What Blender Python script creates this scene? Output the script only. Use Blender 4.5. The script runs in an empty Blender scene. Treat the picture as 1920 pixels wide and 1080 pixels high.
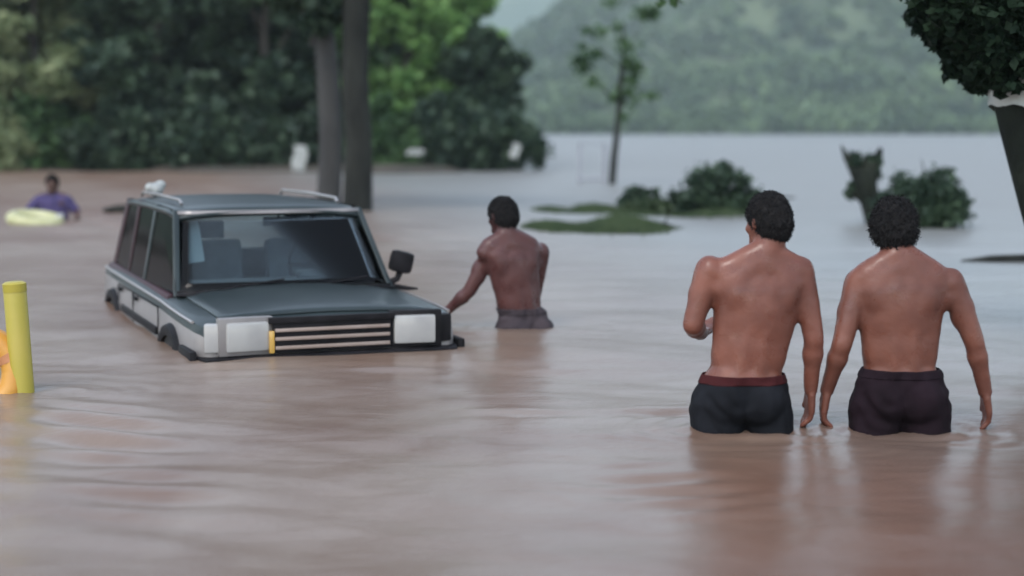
import bpy, bmesh, math, random
import numpy as np
from mathutils import Vector, Matrix, noise as mn

R = math.radians
SC = bpy.context.scene
COL = SC.collection
random.seed(7)
RNG = np.random.default_rng(11)

# ------------------------------------------------------------------ camera
CAM_H, PITCH, FPX = 1.21, R(5.635), 3000.0
cd = bpy.data.cameras.new('camera'); cam = bpy.data.objects.new('camera', cd); COL.objects.link(cam)
cam.location = (0, 0, CAM_H); cam.rotation_euler = (R(90) - PITCH, 0, 0)
cd.sensor_width = 36; cd.lens = 36 * FPX / 1920
cd.clip_start = 0.05; cd.clip_end = 9000
cd.dof.use_dof = True; cd.dof.focus_distance = 7.2; cd.dof.aperture_fstop = 1.15
SC.camera = cam

# ------------------------------------------------------------------ world and sun
W = bpy.data.worlds.new('World'); SC.world = W; W.use_nodes = True
nt = W.node_tree; nt.nodes.clear()
sky = nt.nodes.new('ShaderNodeTexSky'); sky.sky_type = 'NISHITA'; sky.sun_disc = False
SUN_EL, SUN_AZ = 52, 205      # azimuth clockwise from +Y : high, behind the camera
sky.sun_elevation = R(SUN_EL); sky.sun_rotation = R(SUN_AZ); sky.dust_density = 1.2; sky.air_density = 1.2
hs = nt.nodes.new('ShaderNodeHueSaturation'); hs.inputs['Saturation'].default_value = 0.6
bg = nt.nodes.new('ShaderNodeBackground'); bg.inputs['Strength'].default_value = 0.15
wo = nt.nodes.new('ShaderNodeOutputWorld')
nt.links.new(sky.outputs[0], hs.inputs['Color']); nt.links.new(hs.outputs[0], bg.inputs[0]); nt.links.new(bg.outputs[0], wo.inputs[0])
sd = bpy.data.lights.new('sun', 'SUN'); sd.energy = 0.7; sd.angle = R(25); sd.color = (1, .97, .93)
sun = bpy.data.objects.new('sun', sd); COL.objects.link(sun)
dirv = Vector((math.sin(R(SUN_AZ)) * math.cos(R(SUN_EL)), math.cos(R(SUN_AZ)) * math.cos(R(SUN_EL)), math.sin(R(SUN_EL))))
sun.rotation_euler = dirv.to_track_quat('Z', 'Y').to_euler()
sun.location = dirv * 50

SC.view_settings.view_transform = 'Standard'; SC.view_settings.look = 'None'
SC.view_settings.exposure = 1.27; SC.view_settings.gamma = 1
SC.cycles.max_bounces = 6; SC.cycles.volume_bounces = 3; SC.cycles.transparent_max_bounces = 12
SC.cycles.use_denoising = True

# ------------------------------------------------------------------ helpers
def tag(o, label=None, cat=None, group=None, kind=None):
    if label: o['label'] = label
    if cat: o['category'] = cat
    if group: o['group'] = group
    if kind: o['kind'] = kind
    return o

def empty(name, loc, rz=0, label=None, cat=None, group=None):
    o = bpy.data.objects.new(name, None); COL.objects.link(o)
    o.location = loc; o.rotation_euler = (0, 0, rz); o.empty_display_size = .2
    return tag(o, label, cat, group)

def mesh_np(name, V, F, mats, parent=None, smooth=False, fmat=None, loc=None):
    """V (n,3) array, F (m,k) array of equal sized faces or a list."""
    me = bpy.data.meshes.new(name)
    if isinstance(F, np.ndarray):
        n, k = F.shape
        me.vertices.add(len(V)); me.vertices.foreach_set('co', np.asarray(V, np.float32).ravel())
        me.loops.add(n * k); me.loops.foreach_set('vertex_index', F.astype(np.int32).ravel())
        me.polygons.add(n)
        me.polygons.foreach_set('loop_start', np.arange(0, n * k, k, dtype=np.int32))
        me.polygons.foreach_set('loop_total', np.full(n, k, np.int32))
        me.update(calc_edges=True); me.validate()
    else:
        me.from_pydata([tuple(v) for v in V], [], F); me.update()
    for m in (mats if isinstance(mats, (list, tuple)) else [mats]): me.materials.append(m)
    if fmat is not None: me.polygons.foreach_set('material_index', np.asarray(fmat, np.int32))
    if smooth: me.polygons.foreach_set('use_smooth', np.ones(len(me.polygons), bool))
    o = bpy.data.objects.new(name, me); COL.objects.link(o)
    if parent: o.parent = parent
    if loc is not None: o.location = loc
    return o

def bm_obj(name, bm, mats, parent=None, smooth=True, bevel=0, loc=None, sharp=40):
    bmesh.ops.recalc_face_normals(bm, faces=bm.faces)
    if bevel:
        bmesh.ops.bevel(bm, geom=[e for e in bm.edges if len(e.link_faces) == 2 and e.calc_face_angle(0) > R(30)],
                        offset=bevel, segments=2, profile=.6, affect='EDGES', clamp_overlap=True)
    for f in bm.faces: f.smooth = smooth
    for e in bm.edges:
        if len(e.link_faces) == 2 and e.calc_face_angle(0) > R(sharp): e.smooth = False
    me = bpy.data.meshes.new(name); bm.to_mesh(me); bm.free()
    for m in (mats if isinstance(mats, (list, tuple)) else [mats]): me.materials.append(m)
    o = bpy.data.objects.new(name, me); COL.objects.link(o)
    if parent: o.parent = parent
    if loc is not None: o.location = loc
    return o

def box(bm, c, s, rot=None, mi=0):
    M = Matrix.Translation(c) @ (rot.to_4x4() if rot else Matrix()) @ Matrix.Diagonal((s[0], s[1], s[2], 1))
    r = bmesh.ops.create_cube(bm, size=1, matrix=M)
    for f in {f for v in r['verts'] for f in v.link_faces}: f.material_index = mi

def hexa(bm, P):
    """8 points: bottom loop 0-3, top loop 4-7"""
    v = [bm.verts.new(p) for p in P]
    for q in ((0, 3, 2, 1), (4, 5, 6, 7), (0, 1, 5, 4), (1, 2, 6, 5), (2, 3, 7, 6), (3, 0, 4, 7)): bm.faces.new([v[i] for i in q])

def tube(bm, pts, rad, seg=8, cap=True):
    pts = [Vector(p) for p in pts]
    rad = rad if isinstance(rad, (list, tuple)) else [rad] * len(pts)
    rings = []
    up = Vector((.13, .31, .94))
    for i, p in enumerate(pts):
        d = (pts[min(i + 1, len(pts) - 1)] - pts[max(i - 1, 0)]).normalized()
        a = d.cross(up)
        if a.length < .1: a = d.cross(Vector((1, 0, 0)))
        a.normalize(); b = d.cross(a)
        rings.append([bm.verts.new(p + (a * math.cos(t) + b * math.sin(t)) * rad[i]) for t in [2 * math.pi * k / seg for k in range(seg)]])
    for r0, r1 in zip(rings, rings[1:]):
        for k in range(seg): bm.faces.new((r0[k], r0[(k + 1) % seg], r1[(k + 1) % seg], r1[k]))
    if cap: bm.faces.new(rings[0][::-1]); bm.faces.new(rings[-1])

def ell(bm, c, r, rot=None, u=20, v=12):
    M = Matrix.Translation(c) @ (rot.to_4x4() if rot else Matrix()) @ Matrix.Diagonal((r[0], r[1], r[2], 1))
    bmesh.ops.create_uvsphere(bm, u_segments=u, v_segments=v, radius=1, matrix=M)

def cap(bm, a, b, ra, rb, seg=14):
    """tapered capsule"""
    a, b = Vector(a), Vector(b); d = b - a; n = d.normalized()
    pts, rr = [], []
    for t in (-90, -60, -30, 0): pts.append(a + n * ra * math.sin(R(t))); rr.append(max(ra * math.cos(R(t)), .0006))
    for t in (0, 30, 60, 90): pts.append(b + n * rb * math.sin(R(t))); rr.append(max(rb * math.cos(R(t)), .0006))
    q = n.to_track_quat('Z', 'Y')
    rings = [[bm.verts.new(p + q @ Vector((math.cos(2 * math.pi * k / seg) * r, math.sin(2 * math.pi * k / seg) * r, 0))) for k in range(seg)] for p, r in zip(pts, rr)]
    for r0, r1 in zip(rings, rings[1:]):
        for k in range(seg): bm.faces.new((r0[k], r0[(k + 1) % seg], r1[(k + 1) % seg], r1[k]))
    bm.faces.new(rings[0][::-1]); bm.faces.new(rings[-1])

def fuse(bm, voxel=.006, smooth=6):
    """union overlapping closed pieces to one continuous smooth surface; returns a bmesh"""
    me = bpy.data.meshes.new('tmp'); bm.to_mesh(me); bm.free()
    o = bpy.data.objects.new('tmp', me); COL.objects.link(o)
    m = o.modifiers.new('r', 'REMESH'); m.mode = 'VOXEL'; m.voxel_size = voxel; m.adaptivity = 0
    s = o.modifiers.new('s', 'SMOOTH'); s.factor = .5; s.iterations = smooth
    dg = bpy.context.evaluated_depsgraph_get(); ev = o.evaluated_get(dg)
    out = bmesh.new(); out.from_mesh(ev.to_mesh()); ev.to_mesh_clear()
    bpy.data.objects.remove(o); bpy.data.meshes.remove(me)
    return out

# ------------------------------------------------------------------ materials
def mat(name, c1, c2=None, scale=5, rough=.6, bump=0, bscale=None, metal=0, detail=5, coat=0, spec=None, stretch=None,
        trans=0, ior=None, sss=0, emit=None, contrast=(.35, .65), coords='Object'):
    m = bpy.data.materials.new(name); m.use_nodes = True
    n = m.node_tree; b = n.nodes['Principled BSDF']
    b.inputs['Base Color'].default_value = (*c1, 1); b.inputs['Roughness'].default_value = rough
    b.inputs['Metallic'].default_value = metal; b.inputs['Coat Weight'].default_value = coat
    if spec is not None: b.inputs['Specular IOR Level'].default_value = spec
    if ior: b.inputs['IOR'].default_value = ior
    if trans: b.inputs['Transmission Weight'].default_value = trans
    if sss:
        b.inputs['Subsurface Weight'].default_value = sss; b.inputs['Subsurface Radius'].default_value = (.02, .008, .005); b.inputs['Subsurface Scale'].default_value = .5
    tc = n.nodes.new('ShaderNodeTexCoord'); mp = n.nodes.new('ShaderNodeMapping')
    n.links.new(tc.outputs[coords], mp.inputs[0])
    if stretch: mp.inputs['Scale'].default_value = stretch
    if c2 is not None:
        t = n.nodes.new('ShaderNodeTexNoise'); t.inputs['Scale'].default_value = scale; t.inputs['Detail'].default_value = detail
        r = n.nodes.new('ShaderNodeValToRGB'); r.color_ramp.elements[0].position = contrast[0]; r.color_ramp.elements[1].position = contrast[1]
        r.color_ramp.elements[0].color = (*c1, 1); r.color_ramp.elements[1].color = (*c2, 1)
        n.links.new(mp.outputs[0], t.inputs[0]); n.links.new(t.outputs[0], r.inputs[0]); n.links.new(r.outputs[0], b.inputs['Base Color'])
    if bump:
        t2 = n.nodes.new('ShaderNodeTexNoise'); t2.inputs['Scale'].default_value = bscale or scale * 4; t2.inputs['Detail'].default_value = 6
        bp = n.nodes.new('ShaderNodeBump'); bp.inputs['Strength'].default_value = 1; bp.inputs['Distance'].default_value = bump
        n.links.new(mp.outputs[0], t2.inputs[0]); n.links.new(t2.outputs[0], bp.inputs['Height']); n.links.new(bp.outputs[0], b.inputs['Normal'])
    return m

def leaf_mat(name, dark, light, scale=.8, transl=.3, spec=.3):
    m = bpy.data.materials.new(name); m.use_nodes = True
    n = m.node_tree; b = n.nodes['Principled BSDF']; out = n.nodes['Material Output']
    b.inputs['Roughness'].default_value = .6; b.inputs['Specular IOR Level'].default_value = spec
    tc = n.nodes.new('ShaderNodeTexCoord')
    t = n.nodes.new('ShaderNodeTexNoise'); t.inputs['Scale'].default_value = scale; t.inputs['Detail'].default_value = 3
    g = n.nodes.new('ShaderNodeNewGeometry'); mx = n.nodes.new('ShaderNodeMath'); mx.operation = 'MULTIPLY_ADD'
    mx.inputs[1].default_value = .3
    r = n.nodes.new('ShaderNodeValToRGB'); r.color_ramp.elements[0].position = .45; r.color_ramp.elements[1].position = .85
    r.color_ramp.elements[0].color = (*dark, 1); r.color_ramp.elements[1].color = (*light, 1)
    n.links.new(tc.outputs['Object'], t.inputs[0]); n.links.new(g.outputs['Random Per Island'], mx.inputs[0])
    n.links.new(t.outputs[0], mx.inputs[2]); n.links.new(mx.outputs[0], r.inputs[0]); n.links.new(r.outputs[0], b.inputs['Base Color'])
    tr = n.nodes.new('ShaderNodeBsdfTranslucent'); ms = n.nodes.new('ShaderNodeMixShader'); ms.inputs[0].default_value = transl
    n.links.new(r.outputs[0], tr.inputs[0]); n.links.new(b.outputs[0], ms.inputs[1]); n.links.new(tr.outputs[0], ms.inputs[2])
    n.links.new(ms.outputs[0], out.inputs[0])
    return m

def glass_mat(name, tint, refl=1.0):
    m = bpy.data.materials.new(name); m.use_nodes = True
    n = m.node_tree; out = n.nodes['Material Output']; n.nodes.remove(n.nodes['Principled BSDF'])
    tr = n.nodes.new('ShaderNodeBsdfTransparent'); tr.inputs[0].default_value = (*tint, 1)
    gl = n.nodes.new('ShaderNodeBsdfGlossy'); gl.inputs['Roughness'].default_value = .06; gl.inputs[0].default_value = (refl, refl, refl, 1)
    fr = n.nodes.new('ShaderNodeFresnel'); fr.inputs[0].default_value = 1.52
    ms = n.nodes.new('ShaderNodeMixShader')
    n.links.new(fr.outputs[0], ms.inputs[0]); n.links.new(tr.outputs[0], ms.inputs[1]); n.links.new(gl.outputs[0], ms.inputs[2]); n.links.new(ms.outputs[0], out.inputs[0])
    return m

M_BARK = mat('bark', (.03, .028, .025), (.08, .07, .06), scale=3, rough=.9, bump=.03, bscale=14, stretch=(1, 1, .25))
M_BARK_PALE = mat('pale_bark', (.026, .026, .026), (.05, .05, .048), scale=2.5, rough=.9, bump=.02, bscale=14, stretch=(1, 1, .3))
M_BARK_DARK = mat('dark_wet_bark', (.010, .011, .010), (.026, .028, .024), scale=4, rough=.9, spec=.2, bump=.02, bscale=16, stretch=(1, 1, .3))
M_BARK_BLACK = mat('black_wet_bark', (.008, .010, .009), (.018, .022, .016), scale=4, rough=.9, spec=.1, bump=.02, bscale=16)
L_MID = leaf_mat('leaves_mid', (.025, .062, .024), (.085, .155, .06))
L_DARK = leaf_mat('leaves_dark', (.017, .036, .025), (.055, .092, .050))
L_LIGHT = leaf_mat('leaves_light', (.075, .17, .045), (.21, .36, .12))
L_OLIVE = leaf_mat('leaves_olive', (.095, .14, .06), (.27, .31, .17))
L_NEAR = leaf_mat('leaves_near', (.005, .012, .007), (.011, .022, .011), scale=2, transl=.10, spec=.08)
L_GRASS = leaf_mat('weed_blades', (.03, .055, .025), (.07, .10, .045), scale=3)
L_HILL = leaf_mat('hill_leaves', (.022, .05, .02), (.10, .155, .06), scale=.025, transl=.15)

# ------------------------------------------------------------------ water
PK = []   # wave packets: x, y, radius x, radius y, direction, wavelength, amplitude
def wave_h(X, Y, dy):
    Z = np.zeros_like(X)
    rg = np.random.default_rng(5)
    for k in range(26):
        wl = .22 * 1.17 ** k if k < 20 else .5 * 1.3 ** (k - 20)
        th = R(90) + rg.normal(0, .55)
        amp = .0016 * (wl / .5) ** .85 * rg.uniform(.5, 1.3)
        if amp > .006: amp = .006
        ph = rg.uniform(0, 6.28)
        # crests bent by slow noise so that no straight train shows
        ang = (X * math.cos(th) + Y * math.sin(th)) * 2 * math.pi / wl + ph + 1.6 * np.sin(X * .7 / wl ** .5 * .8 + k) + 1.3 * np.sin(Y * .5 / wl ** .5 + 2.1 * k + X * .3)
        fade = np.clip((wl / dy - 3) / 4, 0, 1)
        patch = .6 + .4 * np.sin(X * .9 + k * 1.7) * np.sin(Y * .6 + k * 2.3)
        Z += amp * fade * patch * np.sin(ang)
    for (x, y, rx, ry, th, wl, a) in PK:
        g = np.exp(-((X - x) / rx) ** 2 - ((Y - y) / ry) ** 2)
        Z += 1.5 * a * g * np.sin((X * math.cos(th) + Y * math.sin(th)) * 2 * math.pi / wl + 1.2 * np.sin(X * 3) + .8 * np.sin(Y * 2.2 + X)) * (.55 + .45 * np.sin(X * 7.3 + Y * 3.1))
    for (x, y, r0, a) in ((.93, 6.38, .19, .006), (1.575, 6.43, .19, .006), (.05, 9.81, .17, .006), (1.25, 6.45, .04, .003), (-2.06, 7.35, .06, .004), (-6.2, 21.6, .2, .01)):
        rr = np.hypot((X - x), (Y - y) * 1.15); g = np.exp(-np.clip(rr - r0, 0, 9) / .28) * (rr > r0 * .5)
        Z += a * g * np.sin((rr - r0) * 2 * math.pi / .115 + .9 * np.sin(3 * np.arctan2(Y - y, X - x)))
    return Z
PK += [(-1.75, 6.3, .5, .8, R(70), .33, .014), (-1.5, 5.4, .5, .5, R(75), .28, .012), (.55, 5.35, .25, .30, R(100), .20, .009),
       (.42, 6.75, .5, .13, R(97), .28, .014), (-1.2, 8.1, 1.1, .3, R(95), .25, .007), (1.0, 6.2, .5, .2, R(85), .16, .006),
       (1.6, 6.25, .5, .2, R(95), .16, .006), (.05, 9.6, .5, .3, R(90), .2, .006), (-2.6, 18, 3, 2, R(88), .9, .02), (-6, 22, 4, 2.5, R(88), 1.1, .03)]

m = bpy.data.materials.new('muddy_water'); m.use_nodes = True
n = m.node_tree; b = n.nodes['Principled BSDF']
tc = n.nodes.new('ShaderNodeTexCoord')
def noise(scale, st, det=4, rough=.55, dist=0):
    mp = n.nodes.new('ShaderNodeMapping'); mp.inputs['Scale'].default_value = st
    t = n.nodes.new('ShaderNodeTexNoise'); t.inputs['Scale'].default_value = scale; t.inputs['Detail'].default_value = det
    t.inputs['Roughness'].default_value = rough; t.inputs['Distortion'].default_value = dist
    n.links.new(tc.outputs['Object'], mp.inputs[0]); n.links.new(mp.outputs[0], t.inputs[0]); return t
t1 = noise(.55, (1, .7, 1), 5, .6, .6)
rp = n.nodes.new('ShaderNodeValToRGB'); e = rp.color_ramp.elements
e[0].position = .36; e[0].color = (.120, .070, .047, 1); e[1].position = .66; e[1].color = (.190, .145, .115, 1)
n.links.new(t1.outputs[0], rp.inputs[0]); n.links.new(rp.outputs[0], b.inputs['Base Color'])
b.inputs['Roughness'].default_value = .14; b.inputs['IOR'].default_value = 1.40
hA = noise(2.2, (1, 2.0, 1), 6, .62, .8); hB = noise(.35, (1, 1.6, 1), 3, .5)
ad = n.nodes.new('ShaderNodeMath'); ad.operation = 'MULTIPLY_ADD'; ad.inputs[1].default_value = 2.5
n.links.new(hB.outputs[0], ad.inputs[0]); n.links.new(hA.outputs[0], ad.inputs[2])
# open water beyond the trees is ruffled by wind: rougher there
sx = n.nodes.new('ShaderNodeSeparateXYZ'); n.links.new(tc.outputs['Object'], sx.inputs[0])
mr = n.nodes.new('ShaderNodeMapRange'); mr.inputs[1].default_value = 7; mr.inputs[2].default_value = 26; mr.inputs[3].default_value = .28; mr.inputs[4].default_value = .46
n.links.new(sx.outputs[1], mr.inputs[0]); n.links.new(mr.outputs[0], b.inputs['Roughness'])
# redder, browner base colour on the near right side
m1 = n.nodes.new('ShaderNodeMath'); m1.operation = 'MULTIPLY_ADD'; m1.inputs[1].default_value = -.45; n.links.new(sx.outputs[1], m1.inputs[0]); n.links.new(sx.outputs[0], m1.inputs[2])
t9 = noise(.8, (1, 1, 1), 3)
m2 = n.nodes.new('ShaderNodeMath'); m2.operation = 'MULTIPLY_ADD'; m2.inputs[1].default_value = 1.6; n.links.new(t9.outputs[0], m2.inputs[0]); n.links.new(m1.outputs[0], m2.inputs[2])
mr2 = n.nodes.new('ShaderNodeMapRange'); mr2.inputs[1].default_value = -1.5; mr2.inputs[2].default_value = .1; n.links.new(m2.outputs[0], mr2.inputs[0])
mc = n.nodes.new('ShaderNodeMix'); mc.data_type = 'RGBA'; n.links.new(mr2.outputs[0], mc.inputs[0]); n.links.new(rp.outputs[0], mc.inputs[6]); mc.inputs[7].default_value = (.105, .054, .036, 1)
# sky reflection painted into the base colour as paler grey further out
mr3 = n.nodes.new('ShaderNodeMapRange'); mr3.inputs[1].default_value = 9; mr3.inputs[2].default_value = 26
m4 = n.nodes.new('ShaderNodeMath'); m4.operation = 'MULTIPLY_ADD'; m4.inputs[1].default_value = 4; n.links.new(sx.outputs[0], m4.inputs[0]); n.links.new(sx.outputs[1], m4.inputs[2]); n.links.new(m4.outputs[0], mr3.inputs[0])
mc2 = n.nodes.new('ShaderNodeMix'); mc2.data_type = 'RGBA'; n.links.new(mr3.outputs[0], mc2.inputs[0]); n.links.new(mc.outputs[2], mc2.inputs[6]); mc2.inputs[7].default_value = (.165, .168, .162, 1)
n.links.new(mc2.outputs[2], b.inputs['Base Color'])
bp = n.nodes.new('ShaderNodeBump'); bp.inputs['Strength'].default_value = 1; bp.inputs['Distance'].default_value = .008
n.links.new(ad.outputs[0], bp.inputs['Height']); n.links.new(bp.outputs[0], b.inputs['Normal'])
M_WATER = m

ys = [-15, -8, -4, -1, 1, 2.5]; y = 4.0
while y < 90: ys.append(y); y *= 1.0058
while y < 1500: ys.append(y); y *= 1.05
ys = np.array(ys)
us = np.concatenate([np.linspace(-6, -.46, 14)[:-1], np.linspace(-.46, .46, 240), np.linspace(.46, 6, 14)[1:]])
U, Yg = np.meshgrid(us, ys); Xg = U * np.maximum(Yg, 4)
DY = np.gradient(ys)[:, None] * np.ones_like(U); DY = np.maximum(DY, .0058 * 4); DY = np.where(np.abs(U) > .46, 50, DY)
Zg = wave_h(Xg, Yg, np.maximum(DY, np.abs(Xg) * 0 + DY))
nr, nc = U.shape; idx = np.arange(nr * nc).reshape(nr, nc)
F = np.stack([idx[:-1, :-1], idx[:-1, 1:], idx[1:, 1:], idx[1:, :-1]], -1).reshape(-1, 4)
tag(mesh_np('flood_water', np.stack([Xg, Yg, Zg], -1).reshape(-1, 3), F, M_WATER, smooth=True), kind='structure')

def bed_z(x, y):
    return (-.75 - .18 * math.exp(-((x - .04) ** 2 + (y - 9.8) ** 2) / .5) + .09 * math.exp(-((x + 1.6) / 1.6) ** 2 - ((y - 10) / 2.2) ** 2)
            - .1 * math.exp(-((x + 6.2) ** 2 + (y - 21.6) ** 2) / 3))
M_MUD = mat('mud', (.12, .085, .06), (.2, .15, .11), scale=1.2, rough=.85, bump=.02)
V = []; NX, NY = 70, 110
xs_ = [math.copysign(abs(t) ** 3, t) * 2500 for t in np.linspace(-1, 1, NX)]
xs_ = sorted(set([-2500, -800, -200, -60, -20] + list(np.linspace(-8, 4, 50)) + [10, 20, 60, 200, 800, 2500]))
ys_ = sorted(set([-200, -40, -10] + list(np.linspace(2, 26, 70)) + [40, 80, 200, 400, 1000, 3000]))
for y in ys_:
    for x in xs_: V.append((x, y, bed_z(x, y)))
F = [(j * len(xs_) + i, j * len(xs_) + i + 1, (j + 1) * len(xs_) + i + 1, (j + 1) * len(xs_) + i) for j in range(len(ys_) - 1) for i in range(len(xs_) - 1)]
tag(mesh_np('river_bed', V, F, M_MUD, smooth=True), kind='structure')

# ------------------------------------------------------------------ hills
def sm(t): t = np.clip(t, 0, 1); return t * t * (3 - 2 * t)
def nz(X, Y, s, seed=0):
    return np.array([mn.fractal(Vector((x / s + seed, y / s, seed * 1.7)), 1.0, 2.0, 4) for x, y in zip(X.ravel(), Y.ravel())]).reshape(X.shape)
def hill_h(X, Y):
    base = 40 + 85 * sm((X + 30) / 150) 
    return sm((Y - 440) / 480) ** .9 * base
M_HILLSOIL = mat('hill_undergrowth', (.03, .055, .022), (.075, .10, .045), scale=.03, rough=.9, bump=.5, bscale=.3)
xa = np.linspace(-700, 800, 120); ya = np.concatenate([np.linspace(436, 960, 70), np.linspace(1000, 1300, 8)])
X, Y = np.meshgrid(xa, ya); N1 = nz(X, Y, 120, 3.1)
ZH = hill_h(X, Y) + N1 * 10 * sm((Y - 440) / 120) - .9
ZH -= sm((Y - 960) / 300) * 60
nr, nc = X.shape; idx = np.arange(nr * nc).reshape(nr, nc)
Fh = np.stack([idx[:-1, :-1], idx[:-1, 1:], idx[1:, 1:], idx[1:, :-1]], -1).reshape(-1, 4)
tag(mesh_np('wooded_hill', np.stack([X, Y, ZH], -1).reshape(-1, 3), Fh, M_HILLSOIL, smooth=True), kind='structure')
xa2 = np.linspace(-1800, 2000, 90); ya2 = np.linspace(1350, 2500, 50)
X2, Y2 = np.meshgrid(xa2, ya2)
Z2 = sm((Y2 - 1350) / 800) * (270 + 30 * np.sin(X2 / 170)) + nz(X2, Y2, 260, 9) * 45 * sm((Y2 - 1350) / 300) - 2
nr, nc = X2.shape; idx = np.arange(nr * nc).reshape(nr, nc)
F2 = np.stack([idx[:-1, :-1], idx[:-1, 1:], idx[1:, 1:], idx[1:, :-1]], -1).reshape(-1, 4)
M_FAR = mat('far_slopes', (.035, .06, .035), (.07, .10, .06), scale=.012, rough=1, bump=2, bscale=.08)
tag(mesh_np('far_mountain', np.stack([X2, Y2, Z2], -1).reshape(-1, 3), F2, M_FAR, smooth=True), kind='structure')

def leaf_quads(C, size, flat=.5, up=.35, aspect=1.6):
    """one leaf-sized quad at each centre"""
    n_ = len(C)
    nrm = RNG.normal(size=(n_, 3)); nrm[:, 2] = np.abs(nrm[:, 2]) + up; nrm /= np.linalg.norm(nrm, axis=1)[:, None]
    t = RNG.normal(size=(n_, 3)); t -= nrm * (t * nrm).sum(1)[:, None]; t /= np.linalg.norm(t, axis=1)[:, None]
    bt = np.cross(nrm, t)
    s = size * RNG.uniform(.6, 1.4, n_)[:, None]
    a, c = t * s * .5 * aspect, bt * s * .5
    fold = nrm * s * .12
    V = np.stack([C - a, C - c * 1 + fold, C + a, C + c + fold], 1).reshape(-1, 3)
    return V, np.arange(n_ * 4).reshape(-1, 4)

# the far wood on the hill, one mass of crowns
from bisect import bisect
cx, cy = RNG.uniform(-330, 420, 9000), 442 + 520 * RNG.uniform(0, 1, 9000) ** 1.25
keep = np.abs(cx) < cy * .42 + 20; cx, cy = cx[keep], cy[keep]
def zgrid(x, y):
    i = np.clip(np.searchsorted(xa, x) - 1, 0, len(xa) - 2); j = np.clip(np.searchsorted(ya, y) - 1, 0, len(ya) - 2)
    fx = (x - xa[i]) / (xa[i + 1] - xa[i]); fy = (y - ya[j]) / (ya[j + 1] - ya[j])
    return (ZH[j, i] * (1 - fx) + ZH[j, i + 1] * fx) * (1 - fy) + (ZH[j + 1, i] * (1 - fx) + ZH[j + 1, i + 1] * fx) * fy
cz = zgrid(cx, cy)
K = 26
rad = RNG.uniform(2.2, 4.6, len(cx))
D = RNG.normal(size=(len(cx), K, 3)); D /= np.linalg.norm(D, axis=2)[:, :, None]; D[:, :, 2] = np.abs(D[:, :, 2]) * .9 + .15
C = np.stack([cx, cy, cz + rad * .2], 1)[:, None, :] + D * (rad[:, None, None] * RNG.uniform(.75, 1.1, (len(cx), K, 1)))
V, F = leaf_quads(C.reshape(-1, 3), 1.9, up=.5)
tag(mesh_np('far_wood', V, F, L_HILL), 'hazy grey green wood covering the far hillside', 'woodland', kind='stuff')

# ------------------------------------------------------------------ trees and bushes
def crown_cloud(lobes, nleaf, size, up=.3):
    """lobes: (x,y,z,rx,ry,rz). Leaves gather on clumps over each lobe's shell, leaving gaps."""
    P = []
    vol = np.array([l[3] * l[4] + l[3] * l[5] for l in lobes]); vol = vol / vol.sum()
    for l, w in zip(lobes, vol):
        k = max(6, int(nleaf * w)); nc_ = max(5, int(k / 42))
        d = RNG.normal(size=(nc_, 3)); d /= np.linalg.norm(d, axis=1)[:, None]
        cc = d * RNG.uniform(.45, 1.0, (nc_, 1)) ** .6
        which = RNG.integers(0, nc_, k)
        p = cc[which] + RNG.normal(size=(k, 3)) * .15
        P.append(p * np.array(l[3:6]) + np.array(l[:3]))
    P = np.concatenate(P)
    return leaf_quads(P, size, up=up)

def tree(name, loc, h, cr, lm, bark, label, group=None, nleaf=6000, size=.2, r0=.16, low=.35, lean=(0, 0), seed=0, cat='tree', lobes_n=9):
    rg = random.Random(seed)
    root = empty(name, loc, rg.uniform(0, 6.28) if lean == (0, 0) else 0, label, cat, group)
    bm = bmesh.new()
    pts = [(lean[0] * t * h + rg.uniform(-.04, .04) * h * t * .5, lean[1] * t * h + rg.uniform(-.04, .04) * h * t * .5, t * h * .82 - .8 * (t == 0)) for t in (0, .2, .4, .6, .8, 1)]
    tube(bm, pts, [r0 * 1.35, r0, r0 * .85, r0 * .65, r0 * .45, r0 * .2], 9)
    lobes = []
    for k in range(lobes_n):
        a = k * 2.4 + rg.uniform(-.4, .4); t = low + (1 - low) * (k + .5) / lobes_n
        q = pts[min(5, int(t * 5))]
        ex = cr * (1.05 - abs(t - low - .35 * (1 - low)) * .9) * rg.uniform(.55, .8)
        c = (q[0] + math.cos(a) * ex, q[1] + math.sin(a) * ex, t * h + rg.uniform(-.05, .05) * h)
        rr = cr * rg.uniform(.38, .58)
        lobes.append((*c, rr, rr, rr * rg.uniform(.6, .85)))
        tube(bm, [q, ((q[0] + c[0]) / 2, (q[1] + c[1]) / 2, q[2] * .4 + c[2] * .6), c], [r0 * .35, r0 * .22, r0 * .08], 6)
    lobes.append((pts[5][0], pts[5][1], h * .9, cr * .5, cr * .5, h * .13))
    bm_obj('trunk', bm, bark, root)
    V, F = crown_cloud(lobes, nleaf, size)
    mesh_np('crown', V, F, lm, root)
    return root

def bush(name, loc, lobes, lm, label, nleaf=2500, size=.06, group=None, cat='bush', stems=True, up=.3):
    root = empty(name, loc, 0, label, cat, group)
    bm = bmesh.new()
    for l in lobes:
        for k in range(3):
            a = random.uniform(0, 6.28)
            tube(bm, [(l[0] * .5, l[1] * .5, -.6), (l[0] * .8 + .1 * l[3] * math.cos(a), l[1], l[2] * .5), (l[0] + .6 * l[3] * math.cos(a), l[1] + .6 * l[4] * math.sin(a), l[2] + l[5] * .6)], [.03 * l[3] + .01, .02 * l[3] + .008, .004], 5)
    bm_obj('stem', bm, M_BARK_DARK, root)
    V, F = crown_cloud(lobes, nleaf, size, up)
    mesh_np('foliage', V, F, lm, root)
    return root

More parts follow.
